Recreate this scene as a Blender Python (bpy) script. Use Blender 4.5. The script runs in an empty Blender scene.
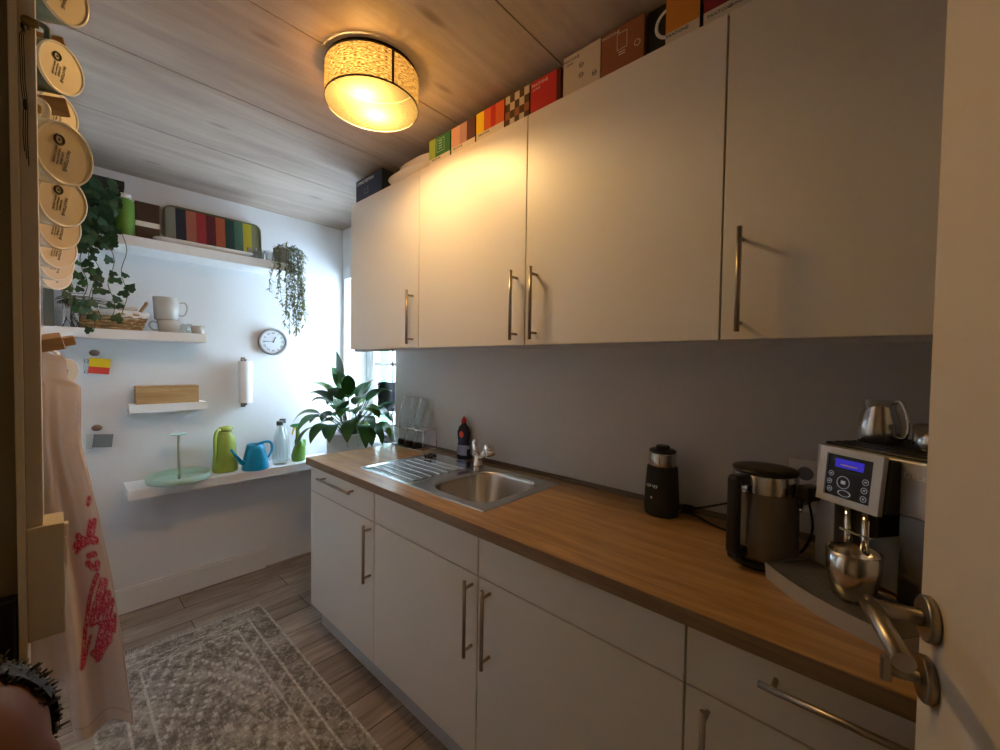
import bpy, bmesh, math, random
from mathutils import Vector, Matrix
random.seed(7)
C = bpy.context.scene.collection
PI = math.pi
V3 = Vector
# ------------------------------------------------------------------ materials
def newmat(name):
    m = bpy.data.materials.new(name); m.use_nodes = True
    nt = m.node_tree; b = nt.nodes['Principled BSDF']
    return m, nt, b
def lk(nt, a, b): nt.links.new(a, b)
def mat(name, col, rough=.5, metal=0., spec=.5, noise=0., nscale=30., bump=0., trans=0., ior=1.45, emit=None, es=0., sss=0.):
    m, nt, b = newmat(name)
    b.inputs['Base Color'].default_value = (*col, 1); b.inputs['Roughness'].default_value = rough
    b.inputs['Metallic'].default_value = metal; b.inputs['Specular IOR Level'].default_value = spec
    b.inputs['Transmission Weight'].default_value = trans; b.inputs['IOR'].default_value = ior
    if emit: b.inputs['Emission Color'].default_value = (*emit, 1); b.inputs['Emission Strength'].default_value = es
    tc = nt.nodes.new('ShaderNodeTexCoord'); n = nt.nodes.new('ShaderNodeTexNoise')
    n.inputs['Scale'].default_value = nscale; n.inputs['Detail'].default_value = 4
    lk(nt, tc.outputs['Object'], n.inputs['Vector'])
    r = nt.nodes.new('ShaderNodeMapRange'); k = max(noise, .015)
    r.inputs['To Min'].default_value = 1 - k; r.inputs['To Max'].default_value = 1 + k
    lk(nt, n.outputs['Fac'], r.inputs['Value'])
    mx = nt.nodes.new('ShaderNodeVectorMath'); mx.operation = 'SCALE'
    mx.inputs[0].default_value = col; lk(nt, r.outputs[0], mx.inputs['Scale']); lk(nt, mx.outputs[0], b.inputs['Base Color'])
    if bump:
        bp = nt.nodes.new('ShaderNodeBump'); bp.inputs['Strength'].default_value = bump; bp.inputs['Distance'].default_value = .002
        lk(nt, n.outputs['Fac'], bp.inputs['Height']); lk(nt, bp.outputs[0], b.inputs['Normal'])
    return m
def ramp(nt, fac, stops):
    r = nt.nodes.new('ShaderNodeValToRGB'); e = r.color_ramp.elements
    while len(e) < len(stops): e.new(.5)
    for i, (p, c) in enumerate(stops): e[i].position = p; e[i].color = (*c, 1)
    lk(nt, fac, r.inputs['Fac']); return r.outputs['Color']
def mapping(nt, scale, coord='Object', loc=(0,0,0), rot=(0,0,0)):
    tc = nt.nodes.new('ShaderNodeTexCoord'); mp = nt.nodes.new('ShaderNodeMapping')
    mp.inputs['Scale'].default_value = scale; mp.inputs['Location'].default_value = loc; mp.inputs['Rotation'].default_value = rot
    lk(nt, tc.outputs[coord], mp.inputs['Vector']); return mp.outputs[0]
def noise(nt, vec, scale, detail=6, rough=.55, dist=0.):
    n = nt.nodes.new('ShaderNodeTexNoise'); n.inputs['Scale'].default_value = scale; n.inputs['Detail'].default_value = detail
    n.inputs['Roughness'].default_value = rough; n.inputs['Distortion'].default_value = dist
    lk(nt, vec, n.inputs['Vector']); return n.outputs['Fac']
def mixc(nt, fac, a, b, mode='MIX'):
    m = nt.nodes.new('ShaderNodeMix'); m.data_type = 'RGBA'; m.blend_type = mode
    for s, v in ((0, fac), (6, a), (7, b)):
        if hasattr(v, 'is_linked') or hasattr(v, 'links'): lk(nt, v, m.inputs[s])
        elif isinstance(v, tuple): m.inputs[s].default_value = (*v, 1)
        else: m.inputs[s].default_value = v
    return m.outputs[2]
def wood(name, c0, c1, axis='Y', scale=1., rough=.45, knots=False, stretch=14., detail=1.0):
    m, nt, b = newmat(name)
    s = [stretch*scale]*3; s['XYZ'.index(axis)] = 1.*scale
    v = mapping(nt, tuple(s))
    f1 = noise(nt, v, 1.6, 8, .6, .6); f2 = noise(nt, v, 9, 5, .6, .2)
    col = ramp(nt, f1, [(.3, c0), (.52, tuple((a+b_)/2 for a, b_ in zip(c0, c1))), (.72, c1)])
    fine = ramp(nt, f2, [(.3, (.8*detail+1-detail,)*3), (.7, (1, 1, 1))])
    out = mixc(nt, 1.0, col, fine, 'MULTIPLY')
    if knots:
        vk = mapping(nt, (2.0, 6., 1) if axis == 'X' else (6., 2.0, 1))
        vo = nt.nodes.new('ShaderNodeTexVoronoi'); vo.inputs['Scale'].default_value = 1.0; lk(nt, vk, vo.inputs['Vector'])
        kf = ramp(nt, vo.outputs['Distance'], [(.0, (1, 1, 1)), (.05, (.7, .7, .7)), (.12, (0, 0, 0))])
        out = mixc(nt, kf, out, tuple(x*.45 for x in c0))
    lk(nt, out, b.inputs['Base Color']); b.inputs['Roughness'].default_value = rough
    return m
M = {}
M['white'] = mat('matt white laminate', (.77, .74, .69), .42)
M['shelfwhite'] = mat('white lacquered shelf', (.80, .79, .77), .4)
M['wall'] = mat('white wall paint', (.74, .75, .76), .8, noise=.02, nscale=60, bump=.1)
M['splash'] = mat('pale splashback', (.60, .58, .56), .55)
M['trim'] = mat('beige painted trim', (.70, .64, .55), .5)
M['trimlight'] = mat('pale trim edge', (.80, .74, .63), .5)
M['taupe'] = mat('shade toned wall paint', (.26, .23, .18), .6)  # return wall: its shade is put into the colour as a darker tone
M['door'] = mat('ivory painted door', (.62, .55, .45), .5)
M['dark'] = mat('gap shadow board', (.03, .025, .02), .8)
M['steel'] = mat('brushed steel', (.62, .61, .59), .2, 1.)
M['steeldark'] = mat('satin nickel', (.36, .32, .27), .33, 1.)
M['chrome'] = mat('chrome', (.85, .85, .86), .08, 1.)
M['black'] = mat('black plastic', (.012, .012, .014), .35)
M['blackmatt'] = mat('black matt', (.015, .015, .016), .7)
M['greysteel'] = mat('grey satin steel', (.22, .20, .18), .42, .6)
M['silver'] = mat('silver plastic', (.50, .49, .48), .38, .35)
M['pipe'] = mat('white porcelain', (.78, .77, .74), .2)
M['cream'] = mat('cream unglazed porcelain', (.70, .60, .47), .45)
M['paper'] = mat('white paper', (.85, .85, .85), .9, bump=.3, nscale=90)
M['ink'] = mat('black ink', (.02, .02, .02), .6)
M['whiteink'] = mat('white print', (.75, .75, .72), .6)
M['teal'] = mat('teal glaze', (.13, .23, .20), .3)
M['darkgreen'] = mat('dark green glaze', (.03, .07, .06), .3)
M['lime'] = mat('lime green plastic', (.33, .44, .07), .3)
M['green'] = mat('bright green plastic', (.12, .27, .03), .3)
M['blue'] = mat('turquoise blue plastic', (.0, .27, .50), .3)
M['mint'] = mat('mint enamel', (.42, .62, .52), .3)
M['rod'] = mat('olive green metal rod', (.30, .31, .20), .35)
M['yellow'] = mat('yellow card', (.80, .55, .01), .6)
M['redcard'] = mat('red card', (.62, .05, .03), .6)
M['greycard'] = mat('grey card', (.16, .17, .18), .6)
M['peg'] = wood('brown wooden peg', (.30, .16, .05), (.42, .24, .09), 'X', 2., .5)
M['knob'] = mat('grey brown knob', (.26, .20, .16), .45)
M['oakbox'] = wood('oak box', (.42, .24, .09), (.62, .40, .18), 'X', 2.5, .5)
M['worktop'] = wood('oak worktop', (.29, .155, .05), (.58, .35, .135), 'Y', 1.8, .30)
M['worktopedge'] = wood('worktop front edge', (.22, .14, .08), (.34, .23, .14), 'Y', 1.6, .45)
M['strip'] = mat('grey brown upstand', (.16, .12, .09), .5)
M['plinth'] = mat('grey plinth', (.50, .50, .52), .45)
M['baseboard'] = mat('baseboard white', (.76, .75, .74), .4)
M['leafdark'] = mat('dark ivy leaf', (.012, .055, .018), .4, noise=.5, nscale=25)
M['leafolive'] = mat('olive succulent leaf', (.20, .23, .11), .5, noise=.4, nscale=40)
M['leafgreen'] = mat('glossy green leaf', (.018, .095, .014), .42, noise=.6, nscale=14)
M['leaflight'] = mat('young green leaf', (.12, .28, .03), .3, noise=.4, nscale=14)
M['stem'] = mat('green brown stem', (.10, .11, .04), .6)
M['twig'] = mat('dried grey twig', (.10, .08, .06), .8)
M['flower'] = mat('dried white flower', (.55, .52, .48), .8)
M['wicker'] = mat('wicker', (.44, .27, .12), .6, noise=.6, nscale=45)
M['linen'] = mat('white linen', (.72, .68, .64), .9, bump=.3, nscale=120)
M['soil'] = mat('dark soil', (.02, .015, .01), .95, bump=.8, nscale=80)
M['pinkpot'] = mat('taupe pot', (.34, .28, .25), .6)
M['soapblue'] = mat('dark blue detergent', (.015, .02, .07), .2)
M['soaplabel'] = mat('lilac label', (.30, .35, .55), .4)
M['red'] = mat('red plastic', (.55, .01, .015), .35)
M['skin'] = mat('skin', (.17, .075, .048), .5, noise=.06, nscale=20)
M['hair'] = mat('dark hair', (.012, .008, .006), .6, bump=1., nscale=150)
M['shirt'] = mat('dark navy cotton', (.02, .025, .04), .9)
M['jeans'] = mat('denim', (.05, .08, .14), .9)
M['eye'] = mat('eye white', (.75, .73, .7), .2)
M['iris'] = mat('brown iris', (.03, .015, .01), .1)
M['lip'] = mat('lip', (.40, .12, .09), .5)
M['greenblind'] = mat('mint green shutter', (.025, .20, .11), .6)
M['facade'] = mat('white render facade', (.85, .85, .83), .9)
M['bluescreen'] = mat('lit blue display', (.01, .01, .05), .3, emit=(.04, .03, .55), es=.28)
M['iconring'] = mat('lit grey icon', (.4, .42, .45), .4, emit=(.6, .65, .75), es=.06)
M['mossbox'] = mat('grey green board', (.15, .15, .11), .8)
M['concrete'] = mat('brushed grey metal pot', (.20, .19, .17), .5, .3)
M['beigebox'] = mat('beige enamel', (.68, .60, .46), .5)
# real glass that still lets light straight through
def glass(name, tint=(1, 1, 1), gl=.16, rough=.03):
    m, nt, b = newmat(name); o = nt.nodes['Material Output']
    nt.nodes.remove(b)
    t = nt.nodes.new('ShaderNodeBsdfTransparent'); t.inputs[0].default_value = (*tint, 1)
    g = nt.nodes.new('ShaderNodeBsdfGlossy'); g.inputs['Roughness'].default_value = rough
    fw_ = nt.nodes.new('ShaderNodeLayerWeight'); fr = nt.nodes.new('ShaderNodeMath'); fr.operation = 'POWER'; fr.inputs[1].default_value = 2.6; lk(nt, fw_.outputs['Facing'], fr.inputs[0])
    ad = nt.nodes.new('ShaderNodeMath'); ad.operation = 'ADD'; ad.inputs[1].default_value = gl; ad.use_clamp = True
    lk(nt, fr.outputs[0], ad.inputs[0])
    mx = nt.nodes.new('ShaderNodeMixShader'); lk(nt, ad.outputs[0], mx.inputs[0]); lk(nt, t.outputs[0], mx.inputs[1]); lk(nt, g.outputs[0], mx.inputs[2])
    lk(nt, mx.outputs[0], o.inputs[0]); return m
M['glass'] = glass('clear glass', (.90, .92, .92), .07)
M['pane'] = glass('window glass', (.98, 1, .99), .0)
M['plasticclear'] = glass('clear green plastic', (.45, .75, .2), .05)
def attr_mat(name, rough=.9, bump=.0, wave=None, nscale=300):
    m, nt, b = newmat(name)
    a = nt.nodes.new('ShaderNodeAttribute'); a.attribute_name = 'Col'
    lk(nt, a.outputs['Color'], b.inputs['Base Color']); b.inputs['Roughness'].default_value = rough
    b.inputs['Specular IOR Level'].default_value = .15
    if bump:
        f = noise(nt, mapping(nt, (1, 1, 1)), nscale, 3); bp = nt.nodes.new('ShaderNodeBump'); bp.inputs['Strength'].default_value = bump
        bp.inputs['Distance'].default_value = .002; lk(nt, f, bp.inputs['Height']); lk(nt, bp.outputs[0], b.inputs['Normal'])
    return m
M['rug'] = attr_mat('woven rug', .95, .6)
M['apron'] = attr_mat('printed cotton', .9, .2)
M['printed'] = attr_mat('printed face', .5)
# ceiling and floor
M['ceiling'] = wood('whitewashed spruce ceiling', (.36, .28, .22), (.53, .435, .355), 'X', 1.0, .6, True, 7., .35)
def floor_mat():
    m, nt, b = newmat('grey brown laminate planks')
    v = mapping(nt, (1, 1, 1), loc=(.31, .065, 0))
    br = nt.nodes.new('ShaderNodeTexBrick'); lk(nt, v, br.inputs['Vector'])
    br.inputs['Scale'].default_value = 1; br.inputs['Brick Width'].default_value = 1.25; br.inputs['Row Height'].default_value = .155
    br.inputs['Mortar Size'].default_value = .0022; br.inputs['Mortar Smooth'].default_value = 0; br.offset = .38; br.inputs['Bias'].default_value = 0
    br.inputs['Color1'].default_value = (.28, .225, .18, 1); br.inputs['Color2'].default_value = (.44, .36, .295, 1); br.inputs['Mortar'].default_value = (.05, .04, .03, 1)
    g = noise(nt, mapping(nt, (1.6, 22, 1)), 2.2, 8, .62, .8); g2 = noise(nt, mapping(nt, (3, 8, 1)), 1.2, 4, .5, .4)
    gc = ramp(nt, g, [(.28, (.60, .56, .52)), (.7, (1.25, 1.22, 1.2))]); g2c = ramp(nt, g2, [(.3, (.72, .70, .68)), (.7, (1.15, 1.15, 1.15))])
    lk(nt, mixc(nt, 1., mixc(nt, 1., br.outputs['Color'], gc, 'MULTIPLY'), g2c, 'MULTIPLY'), b.inputs['Base Color'])
    b.inputs['Roughness'].default_value = .42; return m
M['floor'] = floor_mat()
# ------------------------------------------------------------------ mesh helpers
class MB:
    def __init__(s, *mats): s.bm = bmesh.new(); s.mats = list(mats) or [M['white']]; s.mi = 0
    def use(s, i): s.mi = i; return s
    def _f(s, vs, sm=False):
        try: f = s.bm.faces.new(vs); f.material_index = s.mi; f.smooth = sm; return f
        except ValueError: return None
    def box(s, x0, x1, y0, y1, z0, z1, bev=0, mtx=None, seg=2):
        r = bmesh.ops.create_cube(s.bm, size=1); vs = r['verts']
        for v in vs: v.co = V3(((x0+x1)/2+v.co.x*(x1-x0), (y0+y1)/2+v.co.y*(y1-y0), (z0+z1)/2+v.co.z*(z1-z0)))
        fs = list({f for v in vs for f in v.link_faces})
        for f in fs: f.material_index = s.mi
        if bev:
            es = list({e for v in vs for e in v.link_edges})
            rr = bmesh.ops.bevel(s.bm, geom=es, offset=bev, segments=seg, affect='EDGES', profile=.5)
            vs = list({v for f in rr['faces'] for v in f.verts} | {v for v in vs if v.is_valid})
            for v in vs:
                for f in v.link_faces: f.material_index = s.mi
        if mtx: bmesh.ops.transform(s.bm, matrix=mtx, verts=vs)
        return s
    def ring_loft(s, rings, cap0=True, cap1=True, sm=True, closed=True):
        R = [[s.bm.verts.new(p) for p in r] for r in rings]; n = len(R[0])
        for a, b in zip(R, R[1:]):
            for i in range(n if closed else n-1):
                j = (i+1) % n; s._f((a[i], a[j], b[j], b[i]), sm)
        if cap0: s._f(list(reversed(R[0])), False)
        if cap1: s._f(R[-1], False)
        return s
    def lathe(s, prof, c=(0, 0, 0), n=32, sx=1, sy=1, cap0=True, cap1=True, sm=True, mtx=None):
        c = V3(c); rings = []
        for r, z in prof:
            ring = [c+V3((max(r, .00005)*math.cos(2*PI*k/n)*sx, max(r, .00005)*math.sin(2*PI*k/n)*sy, z)) for k in range(n)]
            if mtx: ring = [mtx @ p for p in ring]
            rings.append(ring)
        return s.ring_loft(rings, cap0, cap1, sm)
    def tube(s, pts, r, n=10, caps=True, r1=None):
        pts = [V3(p) for p in pts]; rings = []; N = len(pts); up = None
        for i, p in enumerate(pts):
            d = (pts[min(i+1, N-1)]-pts[max(i-1, 0)]).normalized()
            if up is None:
                up = d.cross(V3((0, 0, 1)));
                if up.length < .1: up = d.cross(V3((1, 0, 0)))
            up = (up-d*up.dot(d)).normalized(); w = d.cross(up)
            rr = r if r1 is None else r+(r1-r)*i/(N-1)
            if isinstance(r, (list, tuple)): rr = r[i]
            rings.append([p+up*rr*math.cos(2*PI*k/n)+w*rr*math.sin(2*PI*k/n) for k in range(n)])
        return s.ring_loft(rings, caps, caps)
    def ctube(s, pts, r, n=10, caps=True, r1=None, k=6):
        P = [V3(p) for p in pts]; N = len(P); out = []; rr = []
        rl = r if isinstance(r, (list, tuple)) else ([r+(r1-r)*i/(N-1) for i in range(N)] if r1 is not None else [r]*N)
        for i in range(N-1):
            a, b, c, d = P[max(i-1, 0)], P[i], P[i+1], P[min(i+2, N-1)]
            for j in range(k):
                t = j/k; out.append(.5*((2*b)+(c-a)*t+(2*a-5*b+4*c-d)*t*t+(3*b-a-3*c+d)*t**3)); rr.append(rl[i]+(rl[i+1]-rl[i])*t)
        out.append(P[-1]); rr.append(rl[-1]); return s.tube(out, rr, n, caps)
    def ell(s, c, r, n=16, rot=None):
        r = (r, r, r) if not isinstance(r, (list, tuple)) else r
        rr = bmesh.ops.create_uvsphere(s.bm, u_segments=n, v_segments=max(6, n*2//3), radius=1)
        m = Matrix.Translation(c) @ (rot or Matrix()) @ Matrix.Diagonal((*r, 1))
        bmesh.ops.transform(s.bm, matrix=m, verts=rr['verts'])
        for f in {f for v in rr['verts'] for f in v.link_faces}: f.smooth = True; f.material_index = s.mi
        return s
    def torus(s, c, R, r, axis='Z', n=32, m=8, mtx=None):
        rings = []
        for i in range(n+1):
            a = 2*PI*i/n
            ring = []
            for j in range(m):
                b = 2*PI*j/m; p = V3(((R+r*math.cos(b))*math.cos(a), (R+r*math.cos(b))*math.sin(a), r*math.sin(b)))
                if axis == 'X': p = V3((p.z, p.x, p.y))
                if axis == 'Y': p = V3((p.x, p.z, p.y))
                ring.append((mtx @ p if mtx else p)+V3(c))
            rings.append(ring)
        return s.ring_loft(rings, False, False)
    def poly(s, pts, sm=False): s._f([s.bm.verts.new(p) for p in pts], sm); return s
    def prism(s, pts, d):
        d = V3(d); a = [s.bm.verts.new(p) for p in pts]; b = [s.bm.verts.new(V3(p)+d) for p in pts]; n = len(pts)
        s._f(list(reversed(a))); s._f(b)
        for i in range(n): s._f((a[i], a[(i+1) % n], b[(i+1) % n], b[i]))
        return s
    def build(s, name, parent=None, fix=True):
        if fix: bmesh.ops.recalc_face_normals(s.bm, faces=s.bm.faces)
        me = bpy.data.meshes.new(name); s.bm.to_mesh(me); s.bm.free()
        for m in s.mats: me.materials.append(m)
        o = bpy.data.objects.new(name, me); C.objects.link(o)
        if parent: o.parent = parent
        return o
def tag(o, label=None, cat=None, group=None, kind=None):
    if label: o['label'] = label
    if cat: o['category'] = cat
    if group: o['group'] = group
    if kind: o['kind'] = kind
    return o
def thing(name, label, cat, loc=(0, 0, 0), rz=0, group=None):
    o = bpy.data.objects.new(name, None); C.objects.link(o); o.empty_display_size = .05
    o.location = loc; o.rotation_euler = (0, 0, rz); return tag(o, label, cat, group)
def struct(name, mb, label=None):
    o = mb.build(name); o['kind'] = 'structure'
    if label: o['label'] = label
    return o
def dup(root, label, group=None):
    r = root.copy(); C.objects.link(r); r['label'] = label
    for ch in list(root.children):
        c = ch.copy(); C.objects.link(c); c.parent = r
        for g in list(ch.children):
            d = g.copy(); C.objects.link(d); d.parent = c
    return r
def text(name, s, size, loc, rot, m, parent, ext=.0002, spacing=1.):
    cu = bpy.data.curves.new(name, 'FONT'); cu.body = s; cu.size = size; cu.extrude = ext; cu.align_x = 'CENTER'; cu.align_y = 'CENTER'; cu.space_character = spacing
    cu.resolution_u = 3
    t = bpy.data.objects.new(name, cu); C.objects.link(t); bpy.context.view_layer.update()
    me = bpy.data.meshes.new_from_object(t.evaluated_get(bpy.context.evaluated_depsgraph_get()))
    bpy.data.objects.remove(t); bpy.data.curves.remove(cu); me.materials.clear(); me.materials.append(m)
    o = bpy.data.objects.new(name, me); C.objects.link(o); o.parent = parent
    o.matrix_local = Matrix.Translation(loc) @ rot.to_4x4(); return o
def basis(x, y):   # rotation whose local x, y axes are given
    x = V3(x).normalized(); y = V3(y); y = (y-x*y.dot(x)).normalized(); z = x.cross(y)
    return Matrix((x, y, z)).transposed()
# ------------------------------------------------------------------ room
XW, YB, ZC, XL = 1.445, 2.912, 2.315, -.08
YN, XFAR = -.36, -.62
mb = MB(M['floor']); mb.box(XFAR-.1, XW+.1, YN-.1, YB+.1, -.1, 0); struct('floor', mb)
mb = MB(M['ceiling'], M['dark'])
mb.use(1).box(XFAR-.1, XW+.1, YN-.1, YB+.1, ZC+.012, ZC+.1); mb.use(0)
edges = [YN-.1, -.235, .265, .767, 1.262, 1.757, 2.257, YB+.1]
for a, b in zip(edges, edges[1:]): mb.box(XFAR-.1, XW+.1, a+.0022, b-.0022, ZC, ZC+.02)
struct('ceiling', mb)
mb = MB(M['wall']); mb.box(XL-.1, XW+.24, YB, YB+.1, 0, ZC); struct('wall_back', mb)
mb = MB(M['wall'])   # window wall with a deep recess
mb.box(XW, XW+.24, YN, 2.206, 0, ZC); mb.box(XW, XW+.24, 2.88, YB, 0, ZC)
mb.box(XW, XW+.24, 2.206, 2.88, 1.955, ZC); mb.box(XW, XW+.24, 2.206, 2.88, 0, .80)
struct('wall_right', mb)
mb = MB(M['splash']); mb.box(XW-.004, XW, YN, 2.206, .885, 1.45); struct('trim_5', mb, 'pale splashback panel')
mb = MB(M['wall']); mb.box(XL-.1, XL, .825, YB, 0, ZC); struct('wall_left', mb)
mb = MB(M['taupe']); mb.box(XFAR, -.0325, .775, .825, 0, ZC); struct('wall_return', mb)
mb = MB(M['wall']); mb.box(XFAR-.1, XFAR, YN, .80, 0, ZC); struct('wall_far_left', mb)
mb = MB(M['wall']); mb.box(XFAR-.1, XW+.24, YN-.1, YN, 0, ZC); struct('wall_near', mb)
mb = MB(M['baseboard'])
mb.box(XL, .918, YB-.019, YB, 0, .119).box(XL, .918, YB-.012, YB, .119, .123).box(XL, .918, YB-.016, YB, .123, .131, .002); struct('baseboard_back', mb)
mb = MB(M['baseboard']); mb.box(XL, XL+.014, .825, YB-.014, 0, .128, .002); struct('baseboard_left', mb)
# left casing strips of the niche front
mb = MB(M['trimlight']); mb.box(-.0325, -.0255, .752, .825, 0, ZC, .001); struct('trim_1', mb, 'pale casing edge')
mb = MB(M['trim']); mb.box(-.0255, -.0113, .762, .825, 1.144, ZC, .001); mb.use(0).box(-.017, -.0113, .760, .763, 1.155, ZC); struct('trim_2', mb, 'beige casing strip')
# window
wn = bpy.data.objects.new('window_1', None); C.objects.link(wn); wn['kind'] = 'structure'; wn['label'] = 'white framed window in the deep recess beyond the counter'
mb = MB(M['shelfwhite']); f = mb
X0, X1 = 1.625, 1.685
f.box(X0, X1, 2.206, 2.26, .80, 1.955).box(X0, X1, 2.826, 2.88, .80, 1.955).box(X0, X1, 2.26, 2.826, .80, .86).box(X0, X1, 2.26, 2.826, 1.90, 1.955)
f.box(X0+.005, X1-.005, 2.785, 2.826, .86, 1.90).box(X0+.005, X1-.005, 2.26, 2.30, .86, 1.90).box(X0+.005, X1-.005, 2.30, 2.785, .86, .90).box(X0+.005, X1-.005, 2.30, 2.785, 1.86, 1.90)
f.box(X0+.012, X1-.012, 2.30, 2.785, 1.325, 1.35).box(X0+.012, X1-.012, 2.53, 2.555, .90, 1.86)
f.build('window_frame', wn)
mb = MB(M['pane']); mb.box(1.652, 1.656, 2.30, 2.785, .90, 1.86); mb.build('window_pane', wn)
mb = MB(M['shelfwhite']); mb.box(1.43, 1.625, 2.206, 2.88, .80, .82, .003); mb.build('window_sill', wn)
# outside: the house across the yard and an open mint shutter
r = thing('neighbour_house', 'white rendered house wall seen through the window', 'building', (4.6, 5.2, -1))
mb = MB(M['facade']); mb.box(0, .4, -6, 6, 0, 7); mb.build('wall', r)
for y in (-4.4, -2.0, -.2):
    mb = MB(M['greenblind']); mb.box(-.04, .02, y, y+.9, 2.0, 3.5); w = mb.build('window', r)
    mb = MB(M['glass']); mb.box(-.05, -.04, y+.08, y+.82, 2.1, 3.4); mb.build('pane', w)
mb = MB(M['greenblind']); mb.box(1.70, 1.81, 2.86, 2.90, .85, 1.92, .004)
for k in range(18): mb.box(1.706, 1.804, 2.855, 2.861, .88+k*.057, .92+k*.057)
tag(mb.build('shutter'), 'mint green shutter folded back outside the window', 'shutter')
# door behind the camera, its latch edge in view at the right
DR = V3((.69, -.060, 0)); DN = V3((-.225, .974, 0)); DT = V3((-.974, -.225, 0))
dang = math.atan2(DT.y, DT.x)
d = bpy.data.objects.new('door_1', None); C.objects.link(d); d.location = DR; d.rotation_euler = (0, 0, dang); d['kind'] = 'structure'; d['label'] = 'ivory door standing ajar at the right edge'
# local x along the door towards its hinge, local -y out of its kitchen face
mb = MB(M['door']); mb.box(-.038, .80, .0, .042, .008, 2.03, .0015); mb.build('door_leaf', d)
h = thing('door_lever', 'satin nickel lever handle and lock rose on the ivory door', 'door handle', tuple(DR), dang)
h['category'] = 'door handle'
rx = Matrix.Rotation(PI/2, 4, 'X')
def ycyl(mb, x, z, y0, y1, r, n=28, bev=.0015):
    mb.lathe([(r-bev, y0), (r, y0+bev*(1 if y1 > y0 else -1)), (r, y1-bev*(1 if y1 > y0 else -1)), (r-bev, y1)], (0, 0, 0), n, mtx=Matrix.Translation((x, 0, z)) @ Matrix.Rotation(-PI/2, 4, 'X'))
mb = MB(M['steeldark']); ycyl(mb, 0, 1.062, -.0005, -.010, .026); mb.build('rosette', h)
mb = MB(M['steeldark']); ycyl(mb, 0, 1.062, -.010, -.062, .0095)
mb.tube([(-.0095, -.056, 1.062), (.02, -.056, 1.062), (.112, -.056, 1.062)], .0096, 28); mb.build('lever', h)
mb = MB(M['steeldark']); ycyl(mb, 0, .990, -.0005, -.010, .026); mb.build('lock_rosette', h)
mb = MB(M['steeldark']); ycyl(mb, 0, .990, -.010, -.036, .0075); mb.box(-.004, .004, -.045, -.034, .975, 1.005, .002); mb.build('thumb_turn', h)
# ------------------------------------------------------------------ base cabinets
XF, ZG = .868, .704
joints = [2.077, 1.473, .874, .268, -.335]
def bar_handle(parent, p0, p1, out, name='handle'):
    mb = MB(M['steeldark']); p0 = V3(p0); p1 = V3(p1); d_ = (p1-p0).normalized(); out = V3(out)
    mb.tube([p0, p1], .0058, 12)
    for q in (p0+d_*.022, p1-d_*.022): mb.tube([q, q-out], .0045, 10)
    return mb.build(name, parent)
blab = ['white base cabinet at the far end, with a handled drawer and door', 'white base cabinet under the sink, its door handle on the right',
        'white base cabinet right of the sink, its door handle on the left', 'white base cabinet at the near end beside the ivory door']
for i in range(4):
    a, b = joints[i+1], joints[i]
    t = thing('base_cabinet', blab[i], 'cabinet', (XF, (a+b)/2, 0), 0, 'white base cabinets')
    w = (b-a)/2; w_ = w-.0006
    mb = MB(M['white'], M['dark'])
    for y0, y1 in ((-w_, -w_+.016), (w_-.016, w_)): mb.box(.021, .571, y0, y1, .12, .833)
    mb.use(0).box(.021, .571, -w_+.016, w_-.016, .12, .136).use(1).box(.556, .571, -w_+.016, w_-.016, .136, .833)
    if i != 1: mb.use(1).box(.023, .556, -w_+.016, w_-.016, .60, .61)
    else: mb.use(1).box(.023, .08, -w_+.016, w_-.016, .60, .61)
    mb.use(1).box(.0212, .03, -w_+.016, w_-.016, ZG-.02, ZG+.02).box(.0212, .026, -w_+.001, w_-.001, .13, .832)
    mb.build('body', t)
    mb = MB(M['white']); mb.box(0, .019, -w+.0023, w-.0023, ZG+.002, .8325, .0012); dr = mb.build('drawer_front' if i in (0, 3) else 'front_panel', t)
    if i in (0, 3):
        yc = 0.005 if i == 0 else 0.014
        bar_handle(dr, (-.032, yc+.155, .794), (-.032, yc-.155, .794), (-.032, 0, 0))
    mb = MB(M['white']); mb.box(0, .019, -w+.0023, w-.0023, .122, ZG-.002, .0012); dd = mb.build('door', t)
    yh = {0: -w+.026, 1: -w+.024, 2: w-.052, 3: w-.045}[i]
    bar_handle(dd, (-.034, yh, .456), (-.034, yh, .692), (-.034, 0, 0))
mb = MB(M['plinth']); mb.box(.918, .934, YN, 2.06, 0, .1195); struct('trim_3', mb, 'grey plinth under the base cabinets')
# worktop with the sink cut out
t = thing('worktop', 'long oak effect worktop running along the window wall', 'countertop', (0, 0, 0))
mb = MB(M['worktop'])
x0, x1, y0, y1 = .852, XW-.005, -.355, 2.092; sx0, sx1, sy0, sy1 = .965, 1.35, .955, 1.70
for a in ((x0, sx0, y0, y1), (sx1, x1, y0, y1), (sx0, sx1, y0, sy0), (sx0, sx1, 1.33, y1)): mb.box(*a, .835, .869)
mb.build('slab', t)
mb = MB(M['worktopedge']); mb.box(.850, .852, y0, y1, .8345, .868).box(.850, x1, y1, y1+.001, .8345, .868); mb.build('edge_band', t)
mb = MB(M['strip']); mb.box(XW-.020, XW-.0045, y0, 2.09, .869, .886, .003); mb.build('upstand', t)
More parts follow.
